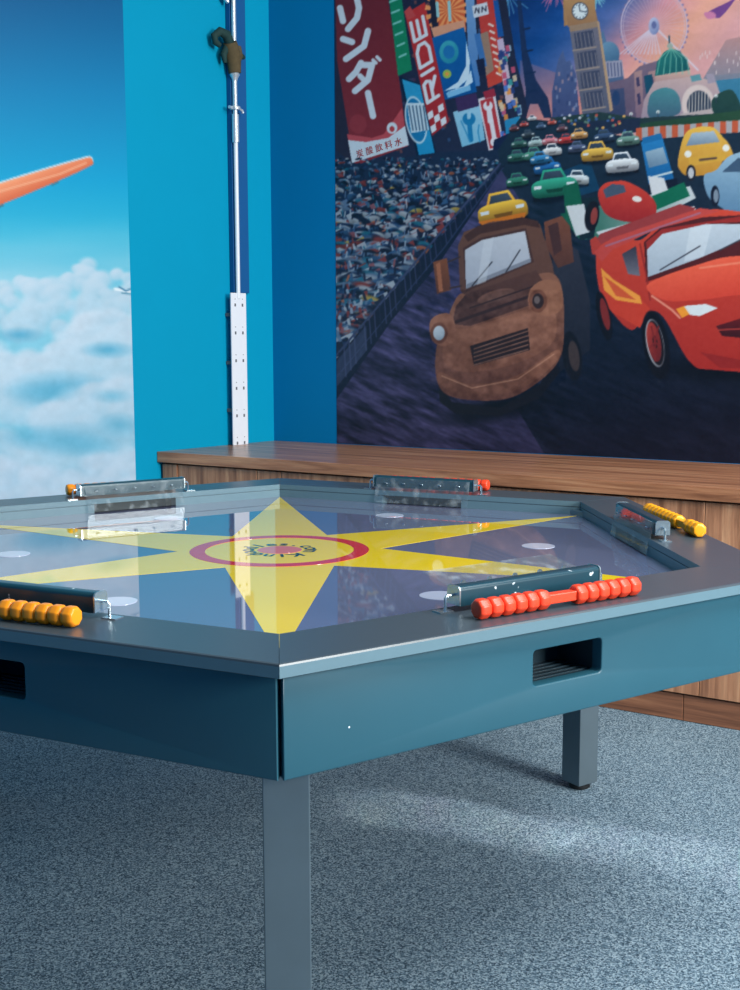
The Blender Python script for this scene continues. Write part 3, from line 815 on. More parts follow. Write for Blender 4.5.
    P([(438, 380), (452, 402), (500, 408), (540, 384), (556, 360), (560, 372), (540, 398), (500, 416), (456, 414), (440, 402)], (20, 20, 30))
    E_(572, 356, 10, 26, (20, 22, 32), rot=-8); E_(574, 356, 5.5, 16, (62, 52, 54), rot=-8)
    P([(544, 222), (562, 216), (570, 226), (574, 262), (558, 268), (546, 246)], (120, 72, 56), (84, 52, 46)); P([(548, 226), (558, 222), (562, 250), (554, 256)], (70, 44, 44))
    P([(458, 246), (464, 232), (490, 222), (524, 218), (540, 224), (552, 262), (556, 284), (470, 304), (460, 290)], (104, 70, 58), (92, 62, 56))
    P([(464, 236), (478, 226), (522, 217), (538, 221), (540, 228), (524, 225), (480, 234), (468, 242)], (70, 44, 40))
    P([(463, 248), (480, 238), (526, 228), (534, 262), (466, 292)], (74, 48, 46)); P([(465, 250), (482, 240), (525, 231), (531, 262), (466, 289)], (196, 200, 210), (168, 174, 190))
    P([(467, 284), (531, 258), (531, 262), (466, 289)], (120, 124, 138), alpha=.8); Ln([(472, 286), (492, 262)], 1.2, (50, 50, 60)); Ln([(506, 272), (520, 250)], 1.2, (50, 50, 60)); P([(484, 240), (494, 237), (486, 282), (477, 285)], (214, 218, 226), alpha=.45)
    P([(433, 262), (447, 258), (451, 290), (437, 294)], (128, 74, 50), (92, 54, 44)); P([(436, 264), (440, 262), (443, 291), (439, 292)], (160, 98, 70)); Ln([(448, 262), (460, 257)], 1.6, (60, 44, 46)); Ln([(450, 288), (461, 286)], 1.6, (60, 44, 46))
    # bonnet and nose
    P([(460, 294), (480, 300), (538, 274), (560, 282), (564, 330), (558, 362), (530, 388), (500, 400), (456, 398), (438, 384), (436, 350), (446, 322)], (138, 92, 74), (96, 60, 52), (490, 280, 500, 400), smooth=True)
    P([(456, 306), (466, 294), (536, 270), (546, 286), (540, 302), (470, 326), (452, 324)], (88, 58, 52), (74, 48, 46))
    E_(496, 296, 20, 6, (132, 92, 80), (84, 58, 54), rot=-16); Ln([(456, 322), (542, 292)], 3, (54, 36, 38)); Ln([(470, 308), (540, 284)], 1.4, (50, 34, 36))
    P([(448, 330), (470, 328), (530, 308), (552, 304), (554, 340), (520, 362), (470, 372), (444, 362)], (150, 100, 80), (118, 76, 62), smooth=True)
    P([(470, 346), (528, 328), (530, 350), (474, 366)], (40, 28, 32)); 
    for k in range(5): Ln([(474, 349 + k * 4), (528, 331 + k * 4.6)], 1.1, (128, 92, 80))
    P([(440, 372), (470, 384), (516, 376), (556, 350), (556, 362), (522, 388), (474, 398), (442, 386)], (146, 96, 76), (98, 62, 52), smooth=True); Ln([(442, 376), (472, 388), (518, 379), (554, 354)], 1.2, (190, 140, 116), .7)
    P([(430, 322), (440, 314), (452, 316), (456, 338), (444, 346), (432, 340)], (140, 92, 74), smooth=True); E_(439, 333, 9, 11, (108, 66, 54)); E_(439, 333, 6, 7.5, (196, 206, 216), (150, 164, 180))
    P([(530, 290), (544, 280), (560, 284), (562, 308), (546, 316), (530, 308)], (150, 100, 78), smooth=True); E_(538, 301, 9.5, 12, (120, 74, 58)); E_(538, 301, 6, 8, (50, 36, 38)); E_(537, 300, 3, 4, (110, 96, 96))
    n2 = fbm(X / 5, Y / 5, 60, 4, .6); n3 = fbm(X / 14, Y / 10, 66, 3)
    body = (X > 430) & (X < 566) & (Y > 290) & (Y < 402) & (np.abs(cv.a[..., 0] - cv.a[..., 2]) > .1)
    cv.a += (((n2 - .5) * .16 + (n3 - .5) * .2) * body)[..., None] * np.array([1, .8, .7])

    # big plain red coupe
    E_(730, 372, 120, 16, (6, 12, 24), rot=3, soft=.8)
    P([(596, 262), (600, 246), (622, 236), (640, 240), (664, 222), (704, 210), (742, 212), (820, 226), (870, 260), (890, 320), (876, 352), (800, 372), (716, 370), (690, 362), (664, 318), (648, 312), (632, 330), (612, 312), (600, 292)], (204, 70, 52), (160, 42, 38), (690, 210, 700, 370), smooth=True)
    P([(594, 252), (612, 238), (700, 208), (720, 211), (650, 232), (612, 250), (602, 262)], (190, 70, 64)); Ln([(606, 246), (700, 213)], 2, (150, 120, 156), .6)
    P([(644, 242), (660, 228), (704, 217), (742, 215), (806, 228), (830, 250), (742, 256), (690, 268), (646, 282)], (80, 30, 34)); P([(647, 248), (662, 234), (706, 224), (742, 224), (800, 234), (818, 248), (742, 240), (700, 258), (648, 277)], (196, 206, 216), (158, 172, 188), (690, 225, 700, 275))
    P([(646, 242), (662, 229), (742, 216), (800, 228), (742, 222), (706, 224), (662, 234), (647, 250)], (150, 44, 42)); P([(690, 228), (712, 224), (704, 256), (684, 262)], (222, 228, 234), alpha=.4); Ln([(660, 270), (700, 246)], 1.3, (60, 62, 74)); Ln([(720, 250), (756, 232)], 1.3, (60, 62, 74))
    P([(622, 254), (636, 246), (640, 276), (628, 274)], (52, 52, 66), (110, 110, 124)); Ln([(640, 244), (648, 284), (650, 300)], 1.6, (140, 40, 38))
    P([(648, 284), (700, 264), (742, 256), (830, 262), (880, 320), (760, 296), (700, 300), (664, 300)], (232, 96, 70), (198, 58, 46), (700, 262, 710, 310), smooth=True)
    P([(600, 292), (612, 312), (640, 328), (650, 308), (640, 298), (616, 282)], (196, 62, 46)); P([(601, 268), (614, 280), (640, 296), (642, 304), (616, 300), (604, 290)], (236, 152, 64)); P([(604, 276), (618, 286), (636, 300), (616, 296)], (206, 86, 52))
    P([(676, 309), (684, 306), (690, 314), (682, 318)], (236, 150, 50)); P([(684, 306), (706, 304), (718, 308), (700, 316), (690, 315)], (214, 222, 226))
    P([(716, 326), (742, 318), (790, 320), (800, 334), (742, 338), (722, 336)], (96, 26, 32), (50, 20, 28)); Ln([(718, 330), (796, 326)], 1.2, (170, 60, 54)); P([(700, 352), (742, 360), (830, 356), (870, 338), (876, 350), (810, 370), (720, 368)], (140, 36, 36))
    Ln([(652, 296), (672, 310), (680, 318)], 2, (244, 176, 150), .7); Ln([(700, 268), (760, 260)], 2, (246, 170, 140), .45)
    E_(604, 316, 7, 26, (16, 18, 28), rot=-12); E_(605, 314, 4, 17, (120, 40, 40), rot=-12)
    E_(656, 345, 13.5, 36, (14, 16, 26), rot=-10); E_(655, 343, 9, 25, (176, 178, 184), rot=-10); E_(655.5, 343, 8, 24, (26, 22, 30), rot=-10); E_(654, 342, 7, 21, (166, 56, 50), (96, 30, 34), rot=-10); E_(655, 342, 2.6, 7, (60, 24, 28), rot=-10)
    for k in range(5): a = k * 1.257 + .3; Ln([(655, 342), (655 + 6 * math.cos(a), 342 + 19 * math.sin(a))], 1.6, (120, 36, 38))
    # finish
    cv.a = np.clip(cv.a + (fbm(X / 3, Y / 3, 90, 2)[..., None] - .5) * .03, 0, 1)
    vt = np.clip((Y - 330) / 130, 0, 1)[..., None]
    cv.a = blur(cv.a, 1)
    return cv


sky = sheet('sky_mural', True, 0.664, 1.9, 0.02, 2.75, 0.0045, paint_sky(), M['print_sky'])
tag(sky, 'printed wall mural of white clouds, blue sky and an orange wing', 'mural')
city = sheet('city_mural', False, 0.2825, 2.3, BZ + 0.002, 2.6, 0.0031, paint_city(), M['print'])
tag(city, 'printed wall mural of a night city race with a rusty pickup and red car', 'mural')


# small characters on the big red sign, as flat lettering on the mural
def text_bm(body, size, off=0.0):
    cu = bpy.data.curves.new('t', 'FONT'); cu.body = body; cu.size = size; cu.align_x = 'CENTER'
    cu.resolution_u = 3; cu.offset = off
    o = bpy.data.objects.new('t', cu); COL.objects.link(o)
    dg = bpy.context.evaluated_depsgraph_get(); dg.update()
    me = bpy.data.meshes.new_from_object(o.evaluated_get(dg))
    bm = bmesh.new(); bm.from_mesh(me)
    bpy.data.objects.remove(o); bpy.data.curves.remove(cu); bpy.data.meshes.remove(me)
    return bm


try:
    bm = bmesh.new()
    for i, ch in enumerate('炭酸飲料水'):
        g = text_bm(ch, 0.030)
        p = wall_at(360.5 + i * 9.6, 156.5 - i * 2.9, 0.003, False) - np.array([*(sky.location * 0), ])
        ex = Vector((uM[0], uM[1], 0)); ez = Vector((0, 0, 1))
        a = math.radians(14)
        exr = ex * math.cos(a) + ez * math.sin(a); ezr = -ex * math.sin(a) + ez * math.cos(a)
        base = Vector(p)
        for v in g.verts: v.co = base + exr * v.co.x + ezr * v.co.y
        merge(bm, g)
    o = build('sign_lettering', bm, M['sign_red'])
    o.parent = city
    o.matrix_parent_inverse = Matrix.Translation(-city.location)
except Exception as ex_:
    print('lettering skipped', ex_)

# ------------------------------------------------------------------ bench
bench = empty('storage_bench', (0, 0, 0))
tag(bench, 'walnut wood storage bench running along the mural wall into the corner', 'bench')
LB = 3.0
e2 = lambda p: (float(p[0]), float(p[1]))
frontL, frontR = FA, FA + uB * LB
backL, backR = C0 + nM * 0.002 + nL * 0.002, C0 + uM * 3.35 + nM * 0.002
fl = FA + nL * 0.002
bm = bmesh.new()
prism(bm, [e2(fl), e2(frontR), e2(backR), e2(backL)], BZ - 0.036, BZ, bev=0.0015)
build('bench_top', bm, M['wood_top'], bench)


def s_at(px, inset, z):
    """distance along the bench front for a picture column"""
    n3 = np.array([nB[0], nB[1], 0.0]); p0 = np.array([FA[0], FA[1], 0]) - n3 * inset
    d = ray(px, 480); P = CAM + d * (((p0 - CAM) @ n3) / (d @ n3))
    return float((P[:2] - FA) @ uB)


def bench_board(name, s0, s1, inset, thick, z0, z1, mat):
    bm = bmesh.new()
    a = FA - nB * inset
    pts = [a + uB * s0, a + uB * s1, a + uB * s1 - nB * thick, a + uB * s0 - nB * thick]
    prism(bm, [e2(p) for p in pts], z0, z1, bev=0.0012)
    return build(name, bm, mat, bench)


sA, sB, sC, sD = s_at(178, .016, 0), s_at(257, .016, 0), s_at(281, .016, 0), s_at(706, .016, 0)
bench_board('end_panel', 0.014, sA - .001, .012, .03, .077, BZ - .042, M['wood_front'])
bench_board('front_panel', sA + .001, sB - .0015, .016, .018, .077, BZ - .042, M['wood_front'])
bench_board('divider_panel', sB + .0015, sC - .0015, .016, .018, .077, BZ - .042, M['wood_front'])
bench_board('front_panel', sC + .0015, sD - .0008, .016, .018, .077, BZ - .042, M['wood_front'])
bench_board('front_panel', sD + .0008, LB, .016, .018, .077, BZ - .042, M['wood_front'])
sP = s_at(690, .02, 0)
bench_board('plinth', 0.03, sP - .0008, .024, .02, 0.001, .072, M['plinth'])
bench_board('plinth', sP + .0008, LB, .024, .02, 0.001, .072, M['plinth'])
bench_board('top_rail', 0.02, LB, .034, .02, BZ - .10, BZ - .036, M['plinth'])

# ------------------------------------------------------------------ telescopic pole on the left wall
pp = wall_at(240, 443, 0.03)
pole = empty('telescopic_pole', (float(pp[0]), float(pp[1]), BZ))
tag(pole, 'thin silver telescopic pole with a white perforated foot plate on the teal wall', 'pole')
exL = Vector((-uL[0], -uL[1], 0)); enL = Vector((nL[0], nL[1], 0))
RL = Matrix(((exL.x, -enL.x, 0), (exL.y, -enL.y, 0), (0, 0, 1))).to_4x4()     # local x to the right along the wall, local -y out of it
hz = lambda py, off=.03: float(wall_at(237, py, off)[2]) - BZ


def lx(px, py, off=.03):
    p = wall_at(px, py, off); return float((p[:2] - pp[:2]) @ -uL)


def pbuild(name, bm, mat, smooth=None, parent=None):
    for v in bm.verts: v.co = RL @ v.co
    return build(name, bm, mat, parent or pole, smooth)


x0, x1 = lx(232.3, 440), lx(247.2, 440)
hT = hz(293)
xc = (x0 + x1) / 2
bm = bmesh.new(); box(bm, x0, x1, -.006, 0.0, 0.0, hT, bev=.0015)
plate = pbuild('foot_plate', bm, M['white'])
w = x1 - x0
proto_slot = {}


def small_part(name, key, bm, mat, parent, xyz):
    if key not in proto_slot:
        o = pbuild(name, bm, mat, None, parent); proto_slot[key] = o
    else:
        bm.free(); o = proto_slot[key].copy(); COL.objects.link(o); o.parent = parent
    o.location = RL @ Vector(xyz)


for k in range(6):
    z = hT - .035 - k * .0985
    for fx in (.26, .74):
        bm = bmesh.new(); box(bm, -.0034, .0034, -.0007, .0007, -.0052, .0052)
        small_part('slot', 'a', bm, M['hole'], plate, (x0 + w * fx, -.0063, z - .0075))
        bm = bmesh.new(); box(bm, -.0014, .0014, -.0007, .0007, -.0015, .0015)
        small_part('screw_hole', 'b', bm, M['hole'], plate, (x0 + w * fx, -.0063, z + .0135))
for k in range(3):
    for x in (x0 + .007, x1 - .007):
        bm = bmesh.new(); box(bm, -.004, .004, 0.0, .027, 0, .012)
        small_part('wall_spacer', 'c', bm, M['hole'], plate, (x, 0, .12 + k * .17))
# dark blue channel strip behind the pole
bm = bmesh.new(); bL_, bR_ = lx(229, 200, .004), lx(246.5, 200, .004)
box(bm, bL_, bR_, .018, .0285, hT + .002, WH - BZ - .02, bev=.001)
box(bm, bL_, bL_ + .006, .008, .0185, hT + .002, WH - BZ - .02, bev=.001)
chn = pbuild('wall_channel', bm, M['slot_blue'])
bm = bmesh.new(); ys = -.004
tz = lambda y: hz(y)
tube(bm, [(xc, ys, hT - .02), (xc, ys, tz(138))], .0078, 14)
pbuild('lower_shaft', bm, M['white'], 40)
bm = bmesh.new()
tube(bm, [(xc, ys, tz(143)), (xc, ys, tz(115))], .0125, 14)
pbuild('telescopic_sleeve', bm, M['chrome'], 40)
bm = bmesh.new()
tube(bm, [(xc, ys, tz(116)), (xc, ys, tz(72)), (xc, ys, WH - BZ - .03)], .0085, 14)
pbuild('upper_shaft', bm, M['chrome'], 40)
bm = bmesh.new()
lathe(bm, [(0, -.006), (.018, -.006), (.020, 0), (.018, .006), (0, .006)], 16, Matrix.Translation((xc, ys, tz(109))))
tube(bm, [(xc - .032, ys - .004, tz(109)), (xc - .015, ys, tz(109))], .0055, 8)
tube(bm, [(xc + .015, ys - .003, tz(109)), (xc + .030, ys - .004, tz(109) - .004), (xc + .034, ys - .004, tz(109) - .012)], .005, 8)
pbuild('pole_clamp', bm, M['chrome'], 40)
bm = bmesh.new()
lathe(bm, [(0, -.02), (.009, -.02), (.012, -.01), (.018, .0), (.016, .008), (0, .008)], 16, Matrix.Translation((xc, ys, tz(76))))
pbuild('collar', bm, M['chrome'], 40)
# brown wrapped joint with dark green ends
bm = bmesh.new()
tube(bm, [(xc + .001, ys, tz(74)), (xc - .002, ys, tz(64)), (xc - .012, ys, tz(54)), (xc - .026, ys - .006, tz(45))], [.022, .025, .030, .024], 14)
tube(bm, [(xc + .004, ys, tz(66)), (xc + .012, ys - .004, tz(56)), (xc + .012, ys - .004, tz(47))], [.015, .019, .013], 12)
pbuild('wrapped_joint', bm, M['wrap'], 60)
bm = bmesh.new()
tube(bm, [(xc - .026, ys - .006, tz(47)), (xc - .045, ys - .01, tz(39)), (xc - .074, ys - .008, tz(37)), (xc - .092, ys, tz(42)), (xc - .088, ys, tz(48)), (xc - .068, ys, tz(50))], [.016, .018, .015, .013, .012, .009], 12)
tube(bm, [(xc - .034, ys, tz(50)), (xc - .05, ys, tz(58)), (xc - .044, ys, tz(66))], [.014, .012, .006], 10)
tube(bm, [(xc + .014, ys - .004, tz(57)), (xc + .034, ys - .004, tz(56)), (xc + .044, ys - .004, tz(57))], [.012, .010, .006], 10)
pbuild('green_wrap', bm, M['wrap_green'], 60)
bm = bmesh.new()
tube(bm, [(xc - .03, ys + .01, tz(-20)), (xc - .034, ys + .01, tz(-2)), (xc - .026, ys, tz(6))], [.012, .016, .006], 10)
pbuild('hook', bm, M['chrome'], 60)

# ------------------------------------------------------------------ hexagonal table
table = empty('hexagonal_game_table', (TX, TY, 0), TH)
tag(table, 'six-sided charcoal air hockey table with a yellow star on its sunken playfield', 'game table')


def edge_frame(k):
    """matrix taking (along edge, outward, up) to table space, z measured from the top"""
    a = -math.pi / 2 + (k + .5) * math.pi / 3
    n = Vector((math.cos(a), math.sin(a), 0)); e = Vector((-n.y, n.x, 0))
    return Matrix(((e.x, n.x, 0, 0), (e.y, n.y, 0, 0), (0, 0, 1, TZ), (0, 0, 0, 1)))


T30 = math.tan(math.pi / 6)


def extrude_profile(bm, prof, ea, eb, M_, mitre_a=False, mitre_b=False, gap=0.0):
    b = bmesh.new()
    A = [b.verts.new((-(n * T30) + gap if mitre_a else ea, n, z)) for n, z in prof]
    B = [b.verts.new(((n * T30) - gap if mitre_b else eb, n, z)) for n, z in prof]
    b.faces.new(A); b.faces.new(B[::-1])
    m = len(prof)
    for i in range(m): b.faces.new((A[i], B[i], B[(i + 1) % m], A[(i + 1) % m]))
    merge(bm, b, M_)


full = [(AP_IN, 0), (AP_OUT - .003, 0), (AP_OUT - .0008, -.0008), (AP_OUT, -.003), (AP_OUT, -.0165), (AP_OUT - .0015, -.0175), (.684, -.0175), (.684, -.045), (AP_IN, -.045), (AP_IN, -.0305), (AP_IN + .0008, -.0300), (AP_IN + .0008, -.0130), (AP_IN, -.0125)]
full = [(AP_IN, 0), (AP_OUT - .003, 0), (AP_OUT - .0008, -.0008), (AP_OUT, -.003), (AP_OUT, -.0165), (AP_OUT - .0015, -.0175), (.684, -.0175), (.684, -.045), (AP_IN, -.045), (AP_IN, -.0132), (AP_IN + .0012, -.0128), (AP_IN + .0012, -.0118), (AP_IN, -.0114)]
notch = [(AP_IN, 0), (AP_OUT - .003, 0), (AP_OUT - .0008, -.0008), (AP_OUT, -.003), (AP_OUT, -.0165), (AP_OUT - .0015, -.0175), (.72, -.0175), (.72, -.0114), (AP_IN, -.0114)]
for k in range(6):
    Mk = edge_frame(k)
    bm = bmesh.new()
    extrude_profile(bm, full, 0, -.1, Mk, mitre_a=True, gap=.0003)
    extrude_profile(bm, notch, -.1, .1, Mk)
    extrude_profile(bm, full, .1, 0, Mk, mitre_b=True, gap=.0003)
    fb = build('frame_board', bm, M['frame'], table)
    fb.data.materials.append(M['edge'])
    for pl_ in fb.data.polygons:
        if abs(pl_.normal.z) < .25: pl_.material_index = 1
    # dark pocket behind the goal slot
    bm = bmesh.new()
    box(bm, -.105, .105, .725, .728, -.05, -.012, M=Mk); box(bm, -.105, .105, .685, .727, -.054, -.05, M=Mk)
    box(bm, -.106, -.102, .6845, .727, -.05, -.018, M=Mk); box(bm, .102, .106, .6845, .727, -.05, -.018, M=Mk)
    build('goal_pocket', bm, M['rubber'], table)
    # apron board with the puck return opening
    apn, tk, z0, z1 = .759, .018, -.144, -.018
    L = (apn * T30) - .004
    bm = bmesh.new()
    sx0, sx1, sz0, sz1 = -.057, .067, -.0965, -.0485
    out = []
    r = .006
    for cx, cz, a0 in ((sx1 - r, sz1 - r, 0), (sx0 + r, sz1 - r, 90), (sx0 + r, sz0 + r, 180), (sx1 - r, sz0 + r, 270)):
        for j in range(5):
            a = math.radians(a0 + j * 22.5); out.append((cx + r * math.cos(a), cz + r * math.sin(a)))
    b = bmesh.new()
    oc = [(L, z1), (-L, z1), (-L, z0), (L, z0)]
    for yy in (apn, apn - tk):
        iv = [b.verts.new((x, yy, z)) for x, z in out]; ov = [b.verts.new((x - (0 if yy == apn else math.copysign(.006, x)), yy, z)) for x, z in oc]
        if yy == apn: IV, OV = iv, ov
        for c in range(4):
            for j in range(4): b.faces.new((ov[c], iv[c * 5 + j], iv[c * 5 + j + 1]))
            b.faces.new((ov[c], iv[c * 5 + 4], iv[(c * 5 + 5) % 20], ov[(c + 1) % 4]))
    for i in range(20): b.faces.new((IV[i], IV[(i + 1) % 20], iv[(i + 1) % 20], iv[i]))
    for i in range(4): b.faces.new((OV[i], OV[(i + 1) % 4], ov[(i + 1) % 4], ov[i]))
    bmesh.ops.recalc_face_normals(b, faces=b.faces[:])
    eds = [e for e in b.edges if all(abs(v.co.y - apn) < 1e-6 for v in e.verts) and len(e.link_faces) == 2 and any(abs(f.normal.y) < .5 for f in e.link_faces)]
    eds += [e for e in b.edges if abs(e.verts[0].co.y - e.verts[1].co.y) > .01 and abs(abs(e.verts[0].co.x) - L) < .008 and False]
    bmesh.ops.bevel(b, geom=eds, offset=.0022, segments=3, affect='EDGES', profile=.5)
    merge(bm, b, Mk)
    build('apron_board', bm, M['apron'], table, 35)
    # return tray behind the opening
    bm = bmesh.new()
    box(bm, sx0 - .004, sx1 + .004, .672, .7405, sz0 - .004, sz0 - .0008, M=Mk)
    box(bm, sx0 - .005, sx0 - .0005, .672, .7405, sz0 - .004, sz1 + .003, M=Mk); box(bm, sx1 + .0005, sx1 + .005, .672, .7405, sz0 - .004, sz1 + .003, M=Mk)
    box(bm, sx0 - .005, sx1 + .005, .668, .672, sz0 - .004, sz1 + .003, M=Mk); box(bm, sx0 - .005, sx1 + .005, .672, .7405, sz1 + .0006, sz1 + .004, M=Mk)
    for j in range(5): box(bm, sx0, sx1, .682 + j * .012, .685 + j * .012, sz0 - .0008, sz0 + .0006, M=Mk)
    build('return_tray', bm, M['tray'], table)

chip_ = bmesh.new()
for x, z in ((-.345, -.097),):
    lathe(chip_, [(0, 0), (.0014, 0), (.001, .0003), (0, .0004)], 8, edge_frame(0) @ Matrix.Translation((x, .7590, z)) @ Matrix.Rotation(-math.pi / 2, 4, 'X'))
build('paint_chip', chip_, M['white'], table)

# playfield and its print
hexp = lambda ap: [(ap / math.cos(math.pi / 6) * math.cos(-math.pi / 2 + k * math.pi / 3), ap / math.cos(math.pi / 6) * math.sin(-math.pi / 2 + k * math.pi / 3)) for k in range(6)]
zt = TZ - DF
bm = bmesh.new(); prism(bm, hexp(AP_IN - .0006), zt - .012, zt)
field = build('playfield', bm, M['field'], table)
star_pts = []
for k in range(6):
    a = -math.pi / 2 + k * math.pi / 3; rr = .757
    star_pts.append((rr * math.cos(a), rr * math.sin(a)))
    a += math.pi / 6; star_pts.append((.187 * math.cos(a), .187 * math.sin(a)))
bm = bmesh.new(); prism(bm, star_pts, zt - .001, zt + .00025)
build('star_print', bm, M['star'], field)
bm = bmesh.new()
n = 96
R0, R1 = .137, .165
rings = [[bm.verts.new((R * math.cos(2 * math.pi * i / n), R * math.sin(2 * math.pi * i / n), z)) for i in range(n)] for R, z in ((R0, zt), (R0, zt + .0005), (R1, zt + .0005), (R1, zt))]
for A, B in zip(rings, rings[1:]):
    for i in range(n): bm.faces.new((A[i], A[(i + 1) % n], B[(i + 1) % n], B[i]))
build('ring_print', bm, M['ring'], field)
bm = bmesh.new(); lathe(bm, [(0, 0), (.041, 0), (.041, .0005), (0, .0005)], 64, Matrix.Translation((0, 0, zt)))
build('centre_disc_print', bm, M['disc'], field)
bm = bmesh.new()
txt = 'Kindoodles.com '
angs = [-62 - i * 360 / len(txt) for i in range(len(txt))]
for ch, a in zip(txt, angs):
    if ch == ' ': continue
    g = text_bm(ch, .044, .0008)
    ar = math.radians(a)
    R_ = Matrix.Translation((.047 * math.cos(ar), .047 * math.sin(ar), zt + .0006)) @ Matrix.Rotation(ar - math.pi / 2, 4, 'Z')
    merge(bm, g, R_)
build('lettering', bm, M['ink'], field)
for k in range(6):
    a = -math.pi / 2 + (k + .5) * math.pi / 3
    bm = bmesh.new(); lathe(bm, [(0, 0), (.031, 0), (.031, .0005), (0, .0005)], 48, Matrix.Translation((.484 * math.cos(a), .484 * math.sin(a), zt)))
    build('spot_print', bm, M['oval'], field)
# underside board
bm = bmesh.new(); prism(bm, hexp(.664), TZ - .125, TZ - .113)
build('base_board', bm, M['tray'], table)
# legs under every second corner
for k in (0, 2, 4):
    a = -math.pi / 2 + k * math.pi / 3
    R_ = Matrix.Translation((.785 * math.cos(a), .785 * math.sin(a), 0)) @ Matrix.Rotation(a, 4, 'Z')
    R_ = R_ @ Matrix.Translation((0 if k == 0 else -.006, .006 if k == 0 else .003, 0))
    bm = bmesh.new(); box(bm, -.0285, .0285, -.0285, .0285, .014, TZ - .0182, bev=.0018, M=R_)
    lg = build('leg', bm, M['leg'], table)
    bm = bmesh.new(); lathe(bm, [(0, .0), (.021, .0), (.024, .003), (.024, .011), (.018, .014), (0, .014)], 24, R_)
    build('foot', bm, M['rubber'], lg, 40)


# goal covers, one above each goal slot
def goal_cover(k, ang):
    Mk = edge_frame(k)
    bm = bmesh.new()
    n0, n1, za, zb = .668, .692, .007, .033
    r = .006
    prof = []
    for cn, cz, a0 in ((n1 - r, zb - r, 0), (n0 + r, zb - r, 90)):
        for j in range(6):
            a = math.radians(a0 + j * 18); prof.append((cn + r * math.cos(a), cz + r * math.sin(a)))
    prof += [(n0, za), (n1, za)]
    extrude_profile(bm, prof, -.126, .126, Mk)
    ch = build('goal_cover', bm, M['channel'], table, 30)
    for s in (-1, 1):
        bm = bmesh.new()
        c = [(n + .0012 * (1 if n > .68 else -1), z + .001) for n, z in prof]
        extrude_profile(bm, c, s * .1262, s * .1285, Mk)
        b = bmesh.new(); nc, zc = .680, .021
        tube(b, [(s * .1284, nc, zc), (s * .139, nc, zc), (s * .1415, nc, zc - .003), (s * .1415, nc, .0018)], .0021, 8)
        merge(bm, b, Mk)
        box(bm, min(s * .134, s * .156), max(s * .134, s * .156), nc - .010, nc + .008, 0.0001, .0018, M=Mk)
        build('end_bracket', bm, M['zinc'], ch, 35)
    # clear flap
    bm = bmesh.new()
    Lf = .060 if k else .070
    dn, dz = -math.cos(ang), math.sin(ang)
    p0 = (n0 - .0022, zb - .003) if k else (n0 - .0005, zb - .007); t = .0016
    p1 = (p0[0] + dn * Lf, p0[1] + dz * Lf)
    nx, nz = -dz * t, dn * t
    pr = [p0, p1, (p1[0] + nx, p1[1] + nz), (p0[0] + nx, p0[1] + nz)]
    extrude_profile(bm, pr, -.118, .118, Mk)
    build('clear_flap', bm, M['acrylic'], ch)
    for i in range(5):
        x = -.092 + i * .046
        c = (p0[0] + dn * .012, p0[1] + dz * .012)
        bm = bmesh.new()
        rot = Matrix.Translation((x, c[0], c[1])) @ Matrix.Rotation(math.pi / 2 - ang, 4, 'X')
        lathe(bm, [(0, .0), (.0045, .0), (.004, .0016), (0, .0022)], 12, Mk @ rot)
        build('rivet', bm, M['zinc'], ch, 40)


for k, ang in ((0, math.radians(10)), (1, math.radians(-78)), (2, math.radians(-75)), (3, math.radians(-72)), (4, math.radians(-75)), (5, math.radians(-78))):
    goal_cover(k, ang)

# ------------------------------------------------------------------ bead score counters lying on the frame
tb = Matrix.Translation((TX, TY, 0)) @ Matrix.Rotation(TH, 4, 'Z')


def counter(k, mat, e0, e1, n0, n1, left, gap, label, pitch=.0196, rr=.0138):
    """e0,n0 -> e1,n1: axis ends in the frame of edge k"""
    Mk = tb @ edge_frame(k)
    A = Mk @ Vector((e0, n0, .0)); B = Mk @ Vector((e1, n1, .0))
    d = (B - A); L = d.length; rz = math.atan2(d.y, d.x)
    root = empty('score_counter', A, rz)
    tag(root, label, 'score counter', 'bead score counters on the table frame')
    h = rr * 0.985
    bm = bmesh.new(); box(bm, .004, L - .004, -.0075, .0075, h - .0065, h + .0065, bev=.0015)
    build('bar', bm, mat, root)
    prof = [(0, 0), (rr * .70, 0), (rr * .88, pitch * .06), (rr * .98, pitch * .2), (rr, pitch * .34), (rr, pitch * .64), (rr * .98, pitch * .78), (rr * .88, pitch * .92), (rr * .70, pitch * .98), (0, pitch * .98)]
    Ry = Matrix.Rotation(math.pi / 2, 4, 'Y')
    first = None
    xs = [i * pitch for i in range(left)]
    rest = 12 - left
    xs += [L - (rest - i) * pitch for i in range(rest)]
    for x in xs:
        if first is None:
            bm = bmesh.new(); lathe(bm, prof, 8, Matrix.Rotation(math.pi / 8, 4, 'X') @ Ry)
            bmesh.ops.recalc_face_normals(bm, faces=bm.faces[:])
            first = build('bead', bm, mat, root, 50)
            bv = first.modifiers.new('soft', 'BEVEL'); bv.width = .0022; bv.segments = 3; bv.limit_method = 'ANGLE'; bv.angle_limit = math.radians(25)
            o = first
        else:
            o = first.copy(); COL.objects.link(o); o.parent = root
        o.location = (x, 0, h)
    return root


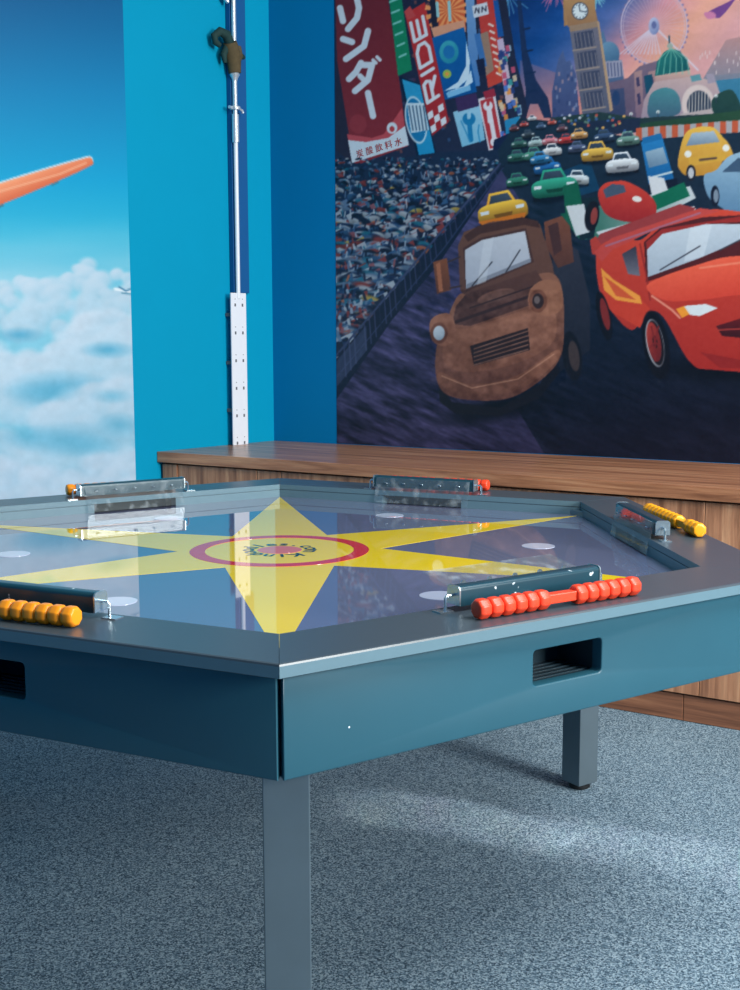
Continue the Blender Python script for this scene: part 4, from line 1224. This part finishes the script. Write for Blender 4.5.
counter(0, M['red'], -.139, .142, .739, .749, 6, 0, 'red bead score counter in front of the nearest right-hand goal cover')
counter(1, M['yellow'], .158, -.118, .742, .752, 9, 0, 'yellow bead score counter at the far right corner beside the bench')
counter(2, M['red'], .118, -.134, .742, .752, 6, 0, 'red bead score counter mostly hidden behind the far dark goal cover')
counter(3, M['orange'], .130, -.130, .752, .728, 6, 0, 'orange bead score counter behind the clear flap goal cover at far left')
counter(5, M['orange'], .138, -.14, .739, .749, 6, 0, 'orange bead score counter at the left edge in front of a dark goal cover')

# ------------------------------------------------------------------ light
def area(name, loc, target, sx, sy, power, col, spread=180):
    l = bpy.data.lights.new(name, 'AREA'); l.shape = 'RECTANGLE'; l.size = sx; l.size_y = sy; l.energy = power; l.color = col
    l.spread = math.radians(spread)
    o = bpy.data.objects.new(name, l); COL.objects.link(o)
    o.location = loc
    o.rotation_euler = (Vector(target) - Vector(loc)).to_track_quat('-Z', 'Y').to_euler()
    return o


area('window_light', (3.4, -.5, 1.8), (-.2, 2.6, .7), 1.0, 1.2, 235, (.97, 1.0, .98))
area('overhead_fill', (1.5, 1.2, 2.9), (1.0, 1.8, 0), 2.0, 1.6, 105, (.93, .98, 1.0))  # unseen fill lamp added overhead to lift the floor, table top and walls
tgt = Vector((.36, 2.36, 0))
az, el = math.radians(-23), math.radians(24)
area('slit_sun', tgt + Vector((math.cos(el) * math.cos(az), math.cos(el) * math.sin(az), math.sin(el))) * 3.2, tgt, .17, .36, .36, (1.0, .95, .92), 1.6)

w = bpy.data.worlds.new('room_air'); S.world = w; w.use_nodes = True
bg = w.node_tree.nodes['Background']; bg.inputs['Color'].default_value = (.50, .78, .84, 1); bg.inputs['Strength'].default_value = 0.22

cam = bpy.data.cameras.new('camera'); co = bpy.data.objects.new('camera', cam); COL.objects.link(co)
cam.sensor_fit = 'HORIZONTAL'; cam.sensor_width = 36.0; cam.lens = F / 740 * 36.0; cam.clip_start = .02
co.matrix_world = Matrix.Translation((0, 0, CZ)) @ Matrix.Rotation(math.pi / 2 - PITCH, 4, 'X') @ Matrix.Rotation(ROLL, 4, 'Z')
S.camera = co
S.view_settings.view_transform = 'Standard'
S.view_settings.look = 'None'
S.view_settings.exposure = 0.0
S.view_settings.gamma = 1.0
